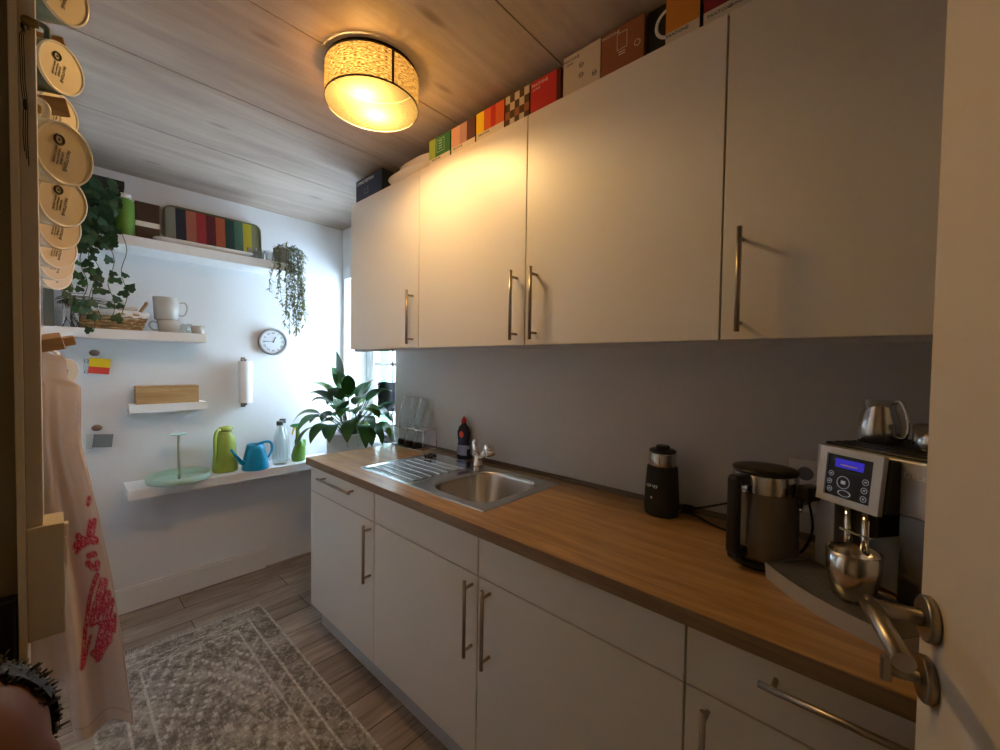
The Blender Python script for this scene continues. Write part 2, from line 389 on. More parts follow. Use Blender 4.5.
# ------------------------------------------------------------------ sink
t = thing('kitchen_sink', 'stainless steel inset sink with drainer in the worktop', 'sink', (0, 0, .8692))
bx0, bx1, by0, by1 = .975, 1.325, .965, 1.30
def rrect(x0, x1, y0, y1, r, z, n=8, rl=None):
    P = []; rs = rl or [r]*4
    for (cx, cy, a0), rr in zip(((1, 1, 0), (0, 1, 90), (0, 0, 180), (1, 0, 270)), rs):
        ox = (x1-rr) if cx else (x0+rr); oy = (y1-rr) if cy else (y0+rr)
        for k in range(n+1):
            a = math.radians(a0+90*k/n); P.append(V3((ox+rr*math.cos(a), oy+rr*math.sin(a), z)))
    return P
mb = MB(M['steel'])
rl = [.12, .12, .07, .07]
outer = rrect(.940, 1.372, .925, 1.34, .004, .0035); hole = rrect(bx0, bx1, by0, by1, .1, .0035, rl=rl)
A = [mb.bm.verts.new(p) for p in outer]; B = [mb.bm.verts.new(p) for p in hole]; n = len(A)
for i in range(n): mb._f((A[i], A[(i+1) % n], B[(i+1) % n], B[i]))
mb.ring_loft([rrect(.940, 1.372, .925, 1.34, .004, .0035), rrect(.937, 1.375, .922, 1.34, .004, -.0005)], False, False)
mb.build('rim', t)
mb = MB(M['steel'])
def inset(k, z): return rrect(bx0+k, bx1-k, by0+k, by1-k, .1, z, rl=[max(.02, q-k*.5) for q in rl])
mb.ring_loft([inset(-.001, .0036), inset(.003, .001), inset(.006, -.01), inset(.016, -.13), inset(.03, -.15), inset(.06, -.158)], False, True)
mb.lathe([(.04, -.1575), (.038, -.1565), (.028, -.156), (.02, -.159)], (1.15, 1.13, 0), 24); mb.build('bowl', t, False)
mb = MB(M['steel'])
mb.ring_loft([rrect(.937, 1.375, 1.3401, 1.725, .012, -.0005), rrect(.94, 1.372, 1.3401, 1.722, .012, .0035), rrect(.952, 1.36, 1.35, 1.71, .02, .0035), rrect(.958, 1.354, 1.356, 1.704, .02, .0010)], False, True)
for k in range(7):
    x = .985+k*.045; L0 = 1.375; mb.box(x, x+.020, L0, 1.68, .001, .0052, .002)
mb.build('drainer', t)
# faucet
t = thing('mixer_tap', 'chrome mixer tap with round pull out spray head behind the sink', 'faucet', (1.343, 1.362, .8733))
mb = MB(M['chrome']); mb.lathe([(.025, 0), (.025, .006), (.020, .012), (.019, .045), (.016, .05)], n=28); mb.build('base', t)
mb = MB(M['chrome']); mb.tube([(0, -.004, .03), (-.006, -.035, .055), (-.012, -.075, .088)], [.013, .0125, .014], 18); mb.build('spout', t)
mb = MB(M['chrome']); mb.ell((-.013, -.082, .092), (.024, .027, .026), 26); mb.tube([(-.013, -.086, .092), (-.016, -.102, .066)], [.024, .021], 22); mb.build('spray_head', t)
mb = MB(M['chrome']); mb.tube([(.0, .010, .04), (.0, .016, .075), (0, .018, .115)], [.017, .016, .015], 20); mb.box(-.011, .011, .006, .031, .112, .122, .004); mb.build('lever', t)
# detergent bottle
t = thing('detergent_bottle', 'dark blue dish soap bottle with red cap behind the sink', 'bottle', (1.405, 1.53, .869), math.radians(10))
mb = MB(M['soapblue'], M['plasticclear'])
mb.lathe([(.034, 0), (.037, .006), (.036, .05), (.030, .085), (.034, .11), (.035, .135), (.026, .16), (.013, .175), (.012, .182)], n=28, sx=.62, sy=1.1); mb.build('bottle', t)
mb = MB(M['soaplabel']); mb.lathe([(.0362, .02), (.0355, .055), (.0345, .07)], n=28, sx=.64, sy=1.1, cap0=False, cap1=False); mb.build('label', t)
mb = MB(M['redcard']); mb.ell((-.0225, -.002, .125), (.002, .014, .016), 14); mb.build('emblem', t)
mb = MB(M['red']); mb.lathe([(.013, .182), (.014, .190), (.012, .202), (.006, .206), (.006, .214)], n=20); mb.build('cap', t)
# plug strainer
t = thing('sink_strainer', 'small black plastic sink strainer lying on the back of the drainer', 'strainer', (1.27, 1.63, .8755))
mb = MB(M['black'])
for k in range(6):
    a = k*PI/3; mb.tube([(0, 0, .01), (.026*math.cos(a), .026*math.sin(a), .012)], .006, 8); mb.ell((.026*math.cos(a), .026*math.sin(a), .010), (.009, .009, .008), 10)
mb.lathe([(.017, 0), (.018, .012), (.01, .022), (.004, .024)], n=18); mb.build('strainer', t)
# bottle rack with carafes upside down
t = thing('wire_rack', 'chrome wire bottle rack holding upturned glass carafes', 'rack', (0, 0, 0))
mb = MB(M['chrome']); rX0, rX1 = 1.335, 1.425; rY0, rY1 = 1.775, 2.075
for z in (.8725, .985):
    mb.tube([(rX0, rY0, z), (rX0, rY1, z), (rX1, rY1, z), (rX1, rY0, z), (rX0, rY0, z)], .0026, 8)
for x in (rX0, rX1):
    for y in (rY0, rY1): mb.tube([(x, y, .8705), (x, y, .985)], .0026, 8)
for y in (1.92, 2.0): mb.tube([(rX0, y-.04, .985), (rX1, y-.04, .985)], .0022, 8)
mb.build('rack', t)
mb = MB(M['blackmatt']); mb.box(rX0+.004, rX1-.004, rY0+.10, rY1-.004, .8708, .874, .001); mb.build('drip_tray', t)
def carafe(label, loc, rot, group, caps=M['black']):
    r = thing('glass_carafe', label, 'carafe', loc, 0, group); r.rotation_euler = rot
    mb = MB(M['glass']); pr = [(.038, .0), (.041, .004), (.043, .03), (.044, .08), (.041, .13), (.032, .18), (.022, .22), (.0165, .245), (.0165, .255)]
    for i, (a, b) in enumerate([(.0435, .05), (.0442, .07), (.0432, .09), (.0432, .11), (.041, .125)]): pass
    pp = pr[:3]+[(.0435+(.0009 if k % 2 else -.0006)-max(0, k-9)*.0003, .034+k*.0062) for k in range(15)]+pr[4:]
    mb.lathe(pp, n=28, cap0=True, cap1=False)
    mb.build('bottle', r)
    mb = MB(caps); mb.lathe([(.019, .248), (.020, .252), (.020, .272), (.017, .276)], n=24); mb.build('cap', r); return r
for k, (y, l) in enumerate([(1.865, 'nearest to the sink'), (1.945, 'in the middle of the rack'), (2.025, 'at the window end of the rack')]):
    carafe('upside down glass carafe with black cap, '+l, (1.385+.025, y-.028, 1.150), (PI+.12, .16, 0), 'carafes in the wire rack')
# ------------------------------------------------------------------ wall cabinets
XU, ZU0, ZU1 = 1.074, 1.418, 2.182
ul = ['white wall cabinet at the window end, under the navy box and oval dishes', 'white wall cabinet lit by the lamp, second from the window end',
      'wide white wall cabinet in the middle, handle on its far side', 'white wall cabinet at the near end, running behind the ivory door']
uj = [2.074, 1.470, .874, .2747, -.335]
for i in range(4):
    a, b = uj[i+1], uj[i]; w = (b-a)/2
    t = thing('wall_cabinet', ul[i], 'cabinet', (XU, (a+b)/2, 0), 0, 'white wall cabinets')
    mb = MB(M['white'], M['dark']); mb.box(.020, .368, -w+.0006, w-.0006, ZU0+.004, ZU1-.001); mb.use(1).box(.0193, .0205, -w+.001, w-.001, ZU0+.006, ZU1-.004); mb.build('body', t)
    mb = MB(M['white']); mb.box(0, .019, -w+.0022, w-.0022, ZU0, ZU1, .0012); dd = mb.build('door', t)
    yh = {0: -w+.040, 1: -w+.037, 2: w-.048, 3: w-.043}[i]
    bar_handle(dd, (-.034, yh, 1.434), (-.034, yh, 1.669), (-.034, 0, 0))
mb = MB(M['plinth']); mb.box(XU+.022, XU+.038, YN, 2.07, ZU0-.012, ZU0+.0035); struct('trim_4', mb, 'light rail under the wall cabinets')
# ------------------------------------------------------------------ lamp
LX, LY, LR = .723, 1.252, .148
t = thing('ceiling_lamp', 'round ceiling lamp with woven shade and glowing diffuser', 'lamp', (LX, LY, 0))
def shade_mat():
    m, nt, b = newmat('woven lamp shade'); o = nt.nodes['Material Output']; nt.nodes.remove(b)
    tc = nt.nodes.new('ShaderNodeTexCoord'); sp = nt.nodes.new('ShaderNodeSeparateXYZ'); lk(nt, tc.outputs['Object'], sp.inputs[0])
    at = nt.nodes.new('ShaderNodeMath'); at.operation = 'ARCTAN2'; lk(nt, sp.outputs[1], at.inputs[0]); lk(nt, sp.outputs[0], at.inputs[1])
    cb = nt.nodes.new('ShaderNodeCombineXYZ')
    for i, (src, k) in enumerate(((at.outputs[0], .148), (sp.outputs[2], 1.))):
        mu = nt.nodes.new('ShaderNodeMath'); mu.operation = 'MULTIPLY'; mu.inputs[1].default_value = k; lk(nt, src, mu.inputs[0]); lk(nt, mu.outputs[0], cb.inputs[i])
    mp = nt.nodes.new('ShaderNodeMapping'); mp.inputs['Scale'].default_value = (90, 300, 1); lk(nt, cb.outputs[0], mp.inputs[0])
    f = noise(nt, mp.outputs[0], 1., 2, .5)
    c = ramp(nt, f, [(.35, (.10, .07, .035)), (.55, (.50, .40, .25)), (.7, (.85, .75, .55))])
    cs = mixc(nt, 1., c, (.034, .030, .022), 'MULTIPLY'); ct = mixc(nt, 1., c, (.45, .45, .45), 'MULTIPLY')
    tl = nt.nodes.new('ShaderNodeBsdfTranslucent'); lk(nt, cs, tl.inputs[0])
    tp = nt.nodes.new('ShaderNodeBsdfTransparent'); lk(nt, ct, tp.inputs[0])
    df = nt.nodes.new('ShaderNodeBsdfDiffuse'); lk(nt, mixc(nt, 1., c, (.05, .05, .05), 'MULTIPLY'), df.inputs[0])
    a1 = nt.nodes.new('ShaderNodeAddShader'); lk(nt, tl.outputs[0], a1.inputs[0]); lk(nt, df.outputs[0], a1.inputs[1])
    a2 = nt.nodes.new('ShaderNodeMixShader'); a2.inputs[0].default_value = .25; lk(nt, a1.outputs[0], a2.inputs[1]); lk(nt, tp.outputs[0], a2.inputs[2])
    lk(nt, a2.outputs[0], o.inputs[0]); return m
def diffuser_mat(tr=.22, tl_=.024):
    m, nt, b = newmat('lamp diffuser'); o = nt.nodes['Material Output']; nt.nodes.remove(b)
    tl = nt.nodes.new('ShaderNodeBsdfTranslucent'); tl.inputs[0].default_value = (tl_, tl_*.86, tl_*.5, 1)
    tp = nt.nodes.new('ShaderNodeBsdfTransparent'); tp.inputs[0].default_value = (tr, tr, tr, 1)
    a1 = nt.nodes.new('ShaderNodeAddShader'); lk(nt, tl.outputs[0], a1.inputs[0]); lk(nt, tp.outputs[0], a1.inputs[1]); lk(nt, a1.outputs[0], o.inputs[0]); return m
M['bandmetal'] = mat('bronze rim', (.06, .05, .03), .5)
M['plateblack'] = mat('black mounting plate', (.015, .012, .008), .9, spec=0)
Z0, Z1 = 2.199, 2.3
mb = MB(shade_mat()); mb.lathe([(LR, Z0+.004), (LR, Z1)], n=72, cap0=False, cap1=False); sh = mb.build('lamp_shade', t)
mb = MB(M['bandmetal']); mb.lathe([(LR-.001, Z0), (LR+.0012, Z0), (LR+.0012, Z0+.005), (LR-.001, Z0+.005)], n=72, cap0=False, cap1=False)
mb.lathe([(LR-.001, Z1), (LR+.0012, Z1), (LR+.0012, Z1+.004), (LR-.001, Z1+.004)], n=72, cap0=False, cap1=False)
a = math.radians(-97)
mb.box(LR-.0005, LR+.0018, -.004, .004, Z0+.004, Z1, mtx=Matrix.Rotation(a, 4, 'Z')); mb.build('rim', sh)
mb = MB(diffuser_mat()); mb.lathe([(.0005, Z0+.003), (LR-.002, Z0+.003)], n=72, cap0=False, cap1=False); mb.build('diffuser', t)
mb = MB(M['plateblack']); mb.lathe([(LR-.004, Z1+.002), (LR-.004, ZC-.0005)], n=48); mb.build('mounting_plate', t)
for k, (dx, dy) in enumerate(((-.050, -.030), (.035, .040))):
    l = bpy.data.lights.new('bulb', 'POINT'); l.color = (1., .61, .22); l.energy = 20; l.shadow_soft_size = .024
    o = bpy.data.objects.new('bulb', l); C.objects.link(o); o.parent = t; o.location = (dx, dy, Z0+.045)
# ------------------------------------------------------------------ boxes and dishes on the wall cabinets
def carton(name, label, y1, y0, h, base, side, fx=1.085, dp=.11, cat='box'):
    t = thing(name, label, cat, (fx, (y0+y1)/2, ZU1), 0, 'boxes on top of the wall cabinets'); w = (y1-y0)/2-.001
    mb = MB(side); mb.box(.0012, dp, -w, w, 0, h, .0008); mb.build('box', t)
    return t, w
def face(t, name, mats, rects):   # printed front: coloured fields in (y from the far end 0..1, z) on one sheet
    mb = MB(*mats)
    for mi, a, b, z0, z1 in rects: mb.use(mi).box(0, .0012, b, a, z0, z1)
    return mb.build(name, t)
FR = basis((0, -1, 0), (0, 0, 1))
def col(name, c, r=.55): M[name] = mat(name, c, r); return M[name]
navy = col('navy card', (.012, .022, .045)); gr1 = col('light green card', (.30, .42, .06)); gr2 = col('dark green card', (.03, .16, .04)); pk = col('pink card', (.62, .36, .31))
pl = col('plum card', (.09, .03, .045)); orr = col('vermilion card', (.62, .10, .02)); rd = col('red box card', (.48, .012, .014)); crm = col('cream card', (.56, .48, .38)); brn = col('brown card', (.27, .10, .045))
org = col('orange card', (.60, .24, .03)); crim = col('crimson card', (.22, .008, .03)); wht = col('white card', (.66, .62, .55)); brd = col('dark brown card', (.06, .03, .02)); tan = col('tan card', (.45, .25, .12)); mar = col('maroon card', (.08, .004, .006))
t, w = carton('gift_box', 'navy printed box at the window end of the cabinet tops', 2.04, 1.79, .115, 0, navy)
face(t, 'front_print', [navy], [(0, w, -w, .0, .115)])
text('lettering', 'LIVING EDITION', .022, (-.0004, .03, .095), FR, M['whiteink'], t); text('lettering', 'L5', .05, (-.0004, .02, .045), FR, M['greycard'], t)
t, w = carton('gift_box', 'box with light and dark green panels and white base strip', 1.42, 1.284, .108, 0, gr2)
face(t, 'front_print', [wht, gr1, gr2], [(0, w, -w, 0, .028), (1, w, w-.042, .028, .108), (2, w-.042, -w, .028, .108)])
text('lettering', 'PANTONE', .012, (-.0004, .02, .020), FR, M['ink'], t); mb = MB(M['mint'])
for a, b, c, d_ in ((-.03, .015, .044, .0455), (-.03, .015, .094, .0955), (-.0315, -.03, .044, .0955), (.015, .0165, .044, .0955)): mb.box(-.0006, 0, a, b, c, d_)
for k in range(4): mb.box(-.0006, 0, -.018, .004, .055+k*.01, .058+k*.01)
mb.build('mug_drawing', t)
t, w = carton('gift_box', 'pale pink and plum striped box with white base strip', 1.277, 1.139, .106, 0, pl)
face(t, 'front_print', [wht, pk, pl, col('mauve card', (.45, .26, .26))], [(0, w, -w, 0, .030), (1, w, w-.05, .030, .106), (3, w-.05, w-.09, .030, .106), (2, w-.09, -w, .03, .106)])
text('lettering', 'PANTONE', .012, (-.0004, .03, .022), FR, M['ink'], t)
t, w = carton('gift_box', 'yellow and red striped box with white base strip', 1.134, .991, .108, 0, rd)
face(t, 'front_print', [wht, M['yellow'], orr, rd], [(0, w, -w, 0, .032), (1, w, w-.04, .032, .108), (2, w-.04, w-.075, .032, .108), (3, w-.075, w-.10, .032, .108), (2, w-.10, -w, .032, .108)])
text('lettering', 'PANTONE', .012, (-.0004, .03, .023), FR, M['ink'], t)
t, w = carton('gift_box', 'brown and tan chequered box', .987, .878, .108, 0, brd)
rects = []
for i in range(4):
    for j in range(5): rects.append(([1, 2, 3, 2, 1, 3][(i*5+j*3) % 6] if (i+j) % 2 else 0, w-j*2*w/5, w-(j+1)*2*w/5, i*.027, (i+1)*.027))
face(t, 'front_print', [brd, tan, crm, brn], rects)
t, w = carton('gift_box', 'plain red box with small white lettering', .874, .752, .108, 0, mar)
face(t, 'front_print', [rd, mar], [(0, w, -w+.016, 0, .108), (1, -w+.016, -w, 0, .108)])
text('lettering', 'PANTONE', .014, (-.0004, .022, .093), FR, M['whiteink'], t); text('lettering', 'LIVING', .010, (-.0004, .035, .079), FR, M['whiteink'], t)
t, w = carton('gift_box', 'cream box with small dark drawings beside the red box', .744, .614, .124, 0, crm)
face(t, 'front_print', [crm], [(0, w, -w, 0, .124)])
text('lettering', 'PANTONE', .012, (-.0004, .035, .108), FR, M['ink'], t); text('lettering', 'LIVING', .009, (-.0004, .042, .096), FR, M['ink'], t)
for y, z in ((0, .078), (0, .048), (-.045, .034)): mb = MB(M['ink']); mb.torus((0, y, z), .007, .001, 'X', 16, 5); mb.box(-.0004, .0, y-.0065, y+.0065, z-.001, z+.001); mb.build('drawing', t)
t, w = carton('gift_box', 'brown box with a white outlined mug drawing', .612, .484, .124, 0, brn)
face(t, 'front_print', [brn], [(0, w, -w, 0, .124)])
text('lettering', 'PANTONE', .012, (-.0004, .035, .112), FR, M['whiteink'], t); mb = MB(M['whiteink'])
for a, b, c, d_ in ((-.014, .014, .060, .0612), (-.014, .014, .105, .1062), (-.0152, -.014, .06, .1062), (.014, .0152, .06, .1062), (-.01, .01, .052, .054), (-.01, .01, .045, .047)): mb.box(-.0006, 0, a, b, c, d_)
mb.torus((0, -.045, .055), .008, .001, 'X', 16, 5); mb.build('mug_drawing', t)
t, w = carton('gift_box', 'black box with a large white ring, behind the orange box', .482, .36, .128, 0, M['blackmatt'], 1.10, .1)
face(t, 'front_print', [M['blackmatt']], [(0, w, -w, 0, .128)])
mb = MB(M['whiteink']); mb.torus((0, .0, .074), .036, .0045, 'X', 40, 6, mtx=Matrix.Diagonal((.2, 1, 1)).to_4x4()); mb.build('ring', t)
t, w = carton('gift_box', 'orange box with white base strip', .426, .341, .120, 0, brd, 1.082, .016)
face(t, 'front_print', [wht, org], [(0, w, -w, 0, .032), (1, w, -w, .032, .120)])
text('lettering', 'PANTONE', .012, (-.0004, .012, .023), FR, M['ink'], t)
t, w = carton('gift_box', 'crimson box with white base strip, nearest to the camera', .335, .19, .12, 0, crim)
face(t, 'front_print', [wht, crim], [(0, w, -w, 0, .036), (1, w, -w, .036, .12)])
text('lettering', 'PANTONE', .012, (-.0004, .035, .022), FR, M['ink'], t); text('lettering', 'LIVING EDITION', .010, (-.0004, -.02, .022), FR, M['ink'], t)
def oval(name, label, cx, cy, z, a, b, h, m):
    mb = MB(m); pr = [(.70, 0), (.86, .004), (.95, h*.75), (1.0, h), (1.03, h+.004), (1.0, h+.007), (.93, h-.001), (.84, .009), (.6, .007)]
    rings = []
    for r, zz in pr:
        rings.append([V3((math.copysign(abs(math.cos(q))**.6, math.cos(q))*a*r, math.copysign(abs(math.sin(q))**.6, math.sin(q))*b*r, zz)) for q in [2*PI*k/48 for k in range(48)]])
    mb.ring_loft(rings); o = mb.build(name); o.location = (cx, cy, z); tag(o, label, 'dish', 'oval dishes on the wall cabinets'); return o
M['dish'] = mat('cream stoneware', (.68, .62, .52), .3)
oval('oval_dish', 'cream oval baking dish, lower and in front of its twin', 1.175, 1.607, ZU1, .098, .168, .040, M['dish'])
oval('oval_dish', 'cream oval baking dish nested in the dish below', 1.20, 1.585, ZU1+.046, .085, .14, .045, M['dish'])
# ------------------------------------------------------------------ shelves
def shelf(label, x0, x1, y0, z0, z1):
    mb = MB(M['shelfwhite']); mb.box(x0, x1, y0, YB, z0, z1, .001); return tag(mb.build('wall_shelf'), label, 'shelf')
shelf('top white floating shelf carrying the striped tray', XL, 1.035, 2.70, 1.905, 1.955)
shelf('long white floating shelf carrying the wicker basket and mugs', XL, .567, 2.70, 1.447, 1.492)
shelf('short white floating shelf under the oak box', .256, .586, 2.795, 1.070, 1.113)
shelf('lowest and longest white floating shelf, level with the worktop', .24, XW, 2.70, .645, .695)
ZS = .695
# ---- lowest shelf
t = thing('serving_tray', 'round mint serving tray with a tall centre handle', 'tray', (.452, 2.768, ZS))
mb = MB(M['mint']); mb.lathe([(.125, 0), (.137, .003), (.140, .008), (.142, .036), (.139, .037), (.136, .010), (.12, .006)], n=56); mb.build('tray', t)
mb = MB(M['rod']); mb.lathe([(.0065, .006), (.0065, .25)], n=16); mb.build('rod', t)
mb = MB(M['mint']); mb.lathe([(.036, .248), (.037, .250), (.037, .253), (.036, .255)], n=28); mb.build('knob', t)
t = thing('vacuum_jug', 'lime green insulated jug between the round tray and watering can', 'jug', (.679, 2.822, ZS), math.radians(200))
mb = MB(M['lime']); mb.lathe([(.062, 0), (.065, .006), (.064, .05), (.057, .12), (.055, .16), (.052, .19), (.042, .215), (.034, .225), (.034, .236)], n=36)
mb.prism([(.022, -.012, .232), (.022, .012, .232), (-.045, 0, .240)], (0, 0, .006)) if False else None
mb.build('body', t)
mb = MB(M['lime']); mb.lathe([(.035, .236), (.035, .25), (.028, .262), (.01, .266)], n=28); mb.tube([(-.02, 0, .246), (-.05, 0, .25)], .010, 10, r1=.004); mb.build('lid', t)
mb = MB(M['lime']); mb.ctube([(.028, .0, .245), (.055, .02, .25), (.073, .028, .225), (.078, .03, .18), (.078, .03, .12), (.07, .022, .075), (.058, .012, .06)], [.008, .008, .009, .009, .008, .007, .005], 12); mb.build('handle', t)
t = thing('watering_can', 'turquoise blue plastic watering can with long spout', 'watering can', (.820, 2.755, ZS))
mb = MB(M['blue']); pr = [(.070, 0), (.073, .005), (.066, .06), (.052, .12), (.046, .150)]
mb.lathe(pr+[(.043, .150), (.048, .12), (.062, .06), (.066, .01)], n=36); mb.build('body', t)
mb = MB(M['blue']); mb.tube([(-.05, -.01, .03), (-.085, -.02, .06), (-.115, -.025, .105), (-.135, -.03, .140)], [.018, .012, .008, .006], 14); mb.build('spout', t)
mb = MB(M['blue']); mb.ctube([(.005, 0, .149), (.05, 0, .157), (.083, 0, .15), (.092, 0, .12), (.086, 0, .085), (.068, 0, .055)], [.007, .008, .008, .008, .007, .006], 12); mb.build('handle', t)
carafe('clear ribbed glass carafe in front, beside the blue watering can', (.962, 2.765, ZS), (0, 0, 0), 'glass carafes on the lowest shelf')
carafe('clear glass carafe standing behind the other, next to the spray bottle', (1.010, 2.855, ZS), (0, 0, 0), 'glass carafes on the lowest shelf')
t = thing('spray_bottle', 'translucent green plant spray bottle with yellow trigger', 'spray bottle', (1.083, 2.785, ZS), math.radians(15))
mb = MB(M['green']); rings = []
for z, r, ox in [(0, .038, 0), (.006, .043, 0), (.04, .046, 0), (.08, .040, .006), (.105, .032, .012), (.13, .026, .0), (.15, .016, -.004), (.19, .013, -.006), (.225, .012, -.008)]:
    rings.append([V3((ox+r*math.cos(2*PI*k/24), r*.8*math.sin(2*PI*k/24), z)) for k in range(24)])
mb.ring_loft(rings); mb.box(.005, .05, -.012, .012, .085, .135, .006); mb.build('body', t)
mb = MB(mat('dark green nozzle', (.02, .25, .05), .4)); mb.box(-.045, .014, -.011, .011, .224, .246, .005); mb.tube([(-.045, 0, .236), (-.056, 0, .236)], .006, 10); mb.build('nozzle', t)
mb = MB(M['yellow']); mb.tube([(-.028, 0, .226), (-.036, 0, .205), (-.046, 0, .178)], [.007, .006, .004], 10); mb.build('trigger', t)
# ---- planter with a peace lily behind the counter
t = thing('tall_planter', 'tall white planter behind the far end of the worktop', 'planter', (1.262, 2.44, 0))
mb = MB(M['shelfwhite']); mb.lathe([(.112, 0), (.118, .01), (.137, .905), (.138, .912), (.130, .912), (.128, .86)], n=48, cap1=False); mb.build('pot', t)
mb = MB(M['soil']); mb.lathe([(.001, .868), (.127, .866)], n=40, cap0=False, cap1=False); mb.build('soil', t)
lr = (basis((.96, -.25, 0), (0, 0, 1)))
text('lettering', 'ELHO', .026, (-.045, -.1245, .845), basis((.94, -.34, 0), (0, 0, 1)), M['ink'], t)
def leaf(mb, base, d, L, W, droop, tw=0., seg=9, fold=.25, arch=.0):
    d = V3(d).normalized(); p = V3(base); pts = []; st = L/seg; cur = d.copy()
    for i in range(seg+1):
        pts.append((p.copy(), cur.copy())); p = p+cur*st; cur = (cur+V3((0, 0, -droop/seg*(.5+1.2*i/seg)))).normalized()
    side = d.cross(V3((0, 0, 1)));
    if side.length < .05: side = V3((1, 0, 0))
    side.normalize(); side = Matrix.Rotation(tw, 3, d) @ side
    Lf, Mi, Rt = [], [], []
    for i, (q, c) in enumerate(pts):
        u = i/seg; wd = W*.5*(math.sin(PI*u**.75))**.9 if 0 < u < 1 else .0004
        s_ = (side-c*side.dot(c)).normalized(); nn = s_.cross(c)
        Lf.append(mb.bm.verts.new(q+s_*wd+nn*wd*fold)); Mi.append(mb.bm.verts.new(q)); Rt.append(mb.bm.verts.new(q-s_*wd+nn*wd*fold))
    for i in range(seg):
        mb._f((Lf[i], Mi[i], Mi[i+1], Lf[i+1]), True); mb._f((Mi[i], Rt[i], Rt[i+1], Mi[i+1]), True)
t = thing('peace_lily', 'leafy green peace lily with long glossy leaves in the tall white planter', 'plant', (1.262, 2.44, .868))
rnd = random.Random(3); lf = MB(M['leafgreen'], M['leaflight']); sm = MB(M['stem'])
spec = [(120, .60, .24, .115, 82)]
for k in range(34):
    az_ = 100+k*137.5; ring = k/34
    spec.append((az_ % 360, .12+.24*rnd.random()*(.5+ring), rnd.uniform(.20, .27), rnd.uniform(.085, .115), 62-72*ring+rnd.uniform(-8, 8)))
spec += [(222, .45, .25, .085, -8), (240, .5, .24, .08, -15), (258, .45, .25, .085, -12), (275, .5, .24, .085, -10), (292, .5, .22, .08, -5), (205, .5, .24, .08, 0), (232, .3, .26, .085, 20), (266, .3, .25, .09, 15), (285, .3, .25, .085, 18), (190, .4, .25, .08, 10)]
for i, (az, sl, L, W, el) in enumerate(spec):
    a = math.radians(az); e = math.radians(el); d0 = V3((math.cos(a)*math.cos(e), math.sin(a)*math.cos(e), math.sin(e)))
    st0 = V3((math.cos(a)*.02, math.sin(a)*.02, 0)); rr = min(.17, .05+.28*sl)*max(.3, math.cos(e))
    top = st0+V3((math.cos(a)*rr, math.sin(a)*rr, .075+(.20 if i else .25)*max(.05, math.sin(e))+.05*rnd.random()))
    lim = .40 if math.cos(a) > .3 else 1.
    if math.cos(a) > .3: L *= .75
    if math.sin(a) > .4: L *= .9
    if math.sin(a) < -.5: L = min(L, .21)
    if math.cos(a) < -.3 and i: L *= .80
    sm.tube([st0, (st0+top)/2+V3((0, 0, .03)), top], .0028, 6)
    lf.use(1 if i % 7 == 4 else 0); leaf(lf, top, d0+V3((0, 0, .15)), L, W, (2.3-el/60) if i else .2, rnd.uniform(-.5, .5) if i else 1.0, seg=10, fold=.18)
sm.build('stem', t); lf.build('foliage', t, False)
# ---- sill things
t = thing('metal_pot', 'brushed grey metal pot on the window sill', 'pot', (1.525, 2.40, .82))
mb = MB(M['concrete']); mb.lathe([(.062, 0), (.066, .004), (.068, .05), (.065, .052), (.062, .01)], n=36); mb.build('pot', t)
t = thing('desk_lamp', 'black cylindrical lamp on a thin chrome arched arm by the window', 'lamp', (1.53, 2.40, .82+.052)) if False else thing('desk_lamp', 'black cylindrical lamp on a thin chrome arched arm by the window', 'lamp', (1.545, 2.62, .82))
mb = MB(M['steel']); mb.lathe([(.05, 0), (.05, .008), (.01, .014)], n=28); mb.build('base', t)
mb = MB(M['chrome']); mb.ctube([(0, 0, .01), (0, .01, .30), (-.002, .005, .36), (-.01, -.03, .40), (-.02, -.10, .415), (-.025, -.17, .42)], .0035, 10); mb.build('arm', t)
mb = MB(M['black']); mb.lathe([(.068, .205), (.07, .208), (.07, .395), (.066, .40)], (-.02, -.20, 0), 36); mb.build('lamp_shade', t)
mb = MB(M['glass']); mb.lathe([(.05, .18), (.06, .204)], (-.02, -.20, 0), 30); mb.build('diffuser_rim', t)
# ---- short shelf and wall
t = thing('oak_box', 'long closed oak box on the short shelf', 'box', (.418, 2.855, 1.113))
mb = MB(M['oakbox']); mb.box(-.133, .133, -.045, .045, 0, .084, .0015); mb.build('body', t)
mb = MB(M['oakbox']); mb.box(-.133, .133, -.045, .045, .0845, .095, .0015); mb.build('lid', t)
t = thing('paper_towel_holder', 'white paper towel roll upright on the back wall', 'paper towel', (.797, 2.862, 1.09))
mb = MB(M['paper']); mb.lathe([(.036, 0), (.0365, .002), (.0365, .253), (.036, .255), (.02, .255), (.02, .25)], n=36); mb.box(.0355, .0375, -.01, .03, 0.004, .25); mb.build('roll', t)
mb = MB(M['steel']); mb.lathe([(.006, -.012), (.006, .268)], n=12); mb.box(-.01, .01, 0, .0485, -.016, -.010, .001).box(-.01, .01, 0, .0485, .262, .268, .001); mb.box(-.012, .012, .0485, .0495, -.03, .28); mb.build('bracket', t)
t = thing('wall_clock', 'round grey wall clock with roman numerals on the back wall', 'clock', (.965, YB, 1.474))
CR = basis((1, 0, 0), (0, 0, 1))
RX = Matrix.Rotation(PI/2, 4, 'X')
mb = MB(mat('grey clock rim', (.30, .29, .29), .5)); mb.lathe([(.080, 0), (.086, .004), (.087, .024), (.082, .032), (.074, .030), (.071, .022), (.071, .008)], n=56, mtx=RX); mb.build('rim', t)
mb = MB(mat('clock face', (.62, .64, .66), .5)); mb.lathe([(.0005, .0215), (.073, .0215)], n=48, cap0=False, cap1=False, mtx=RX); mb.build('dial', t)
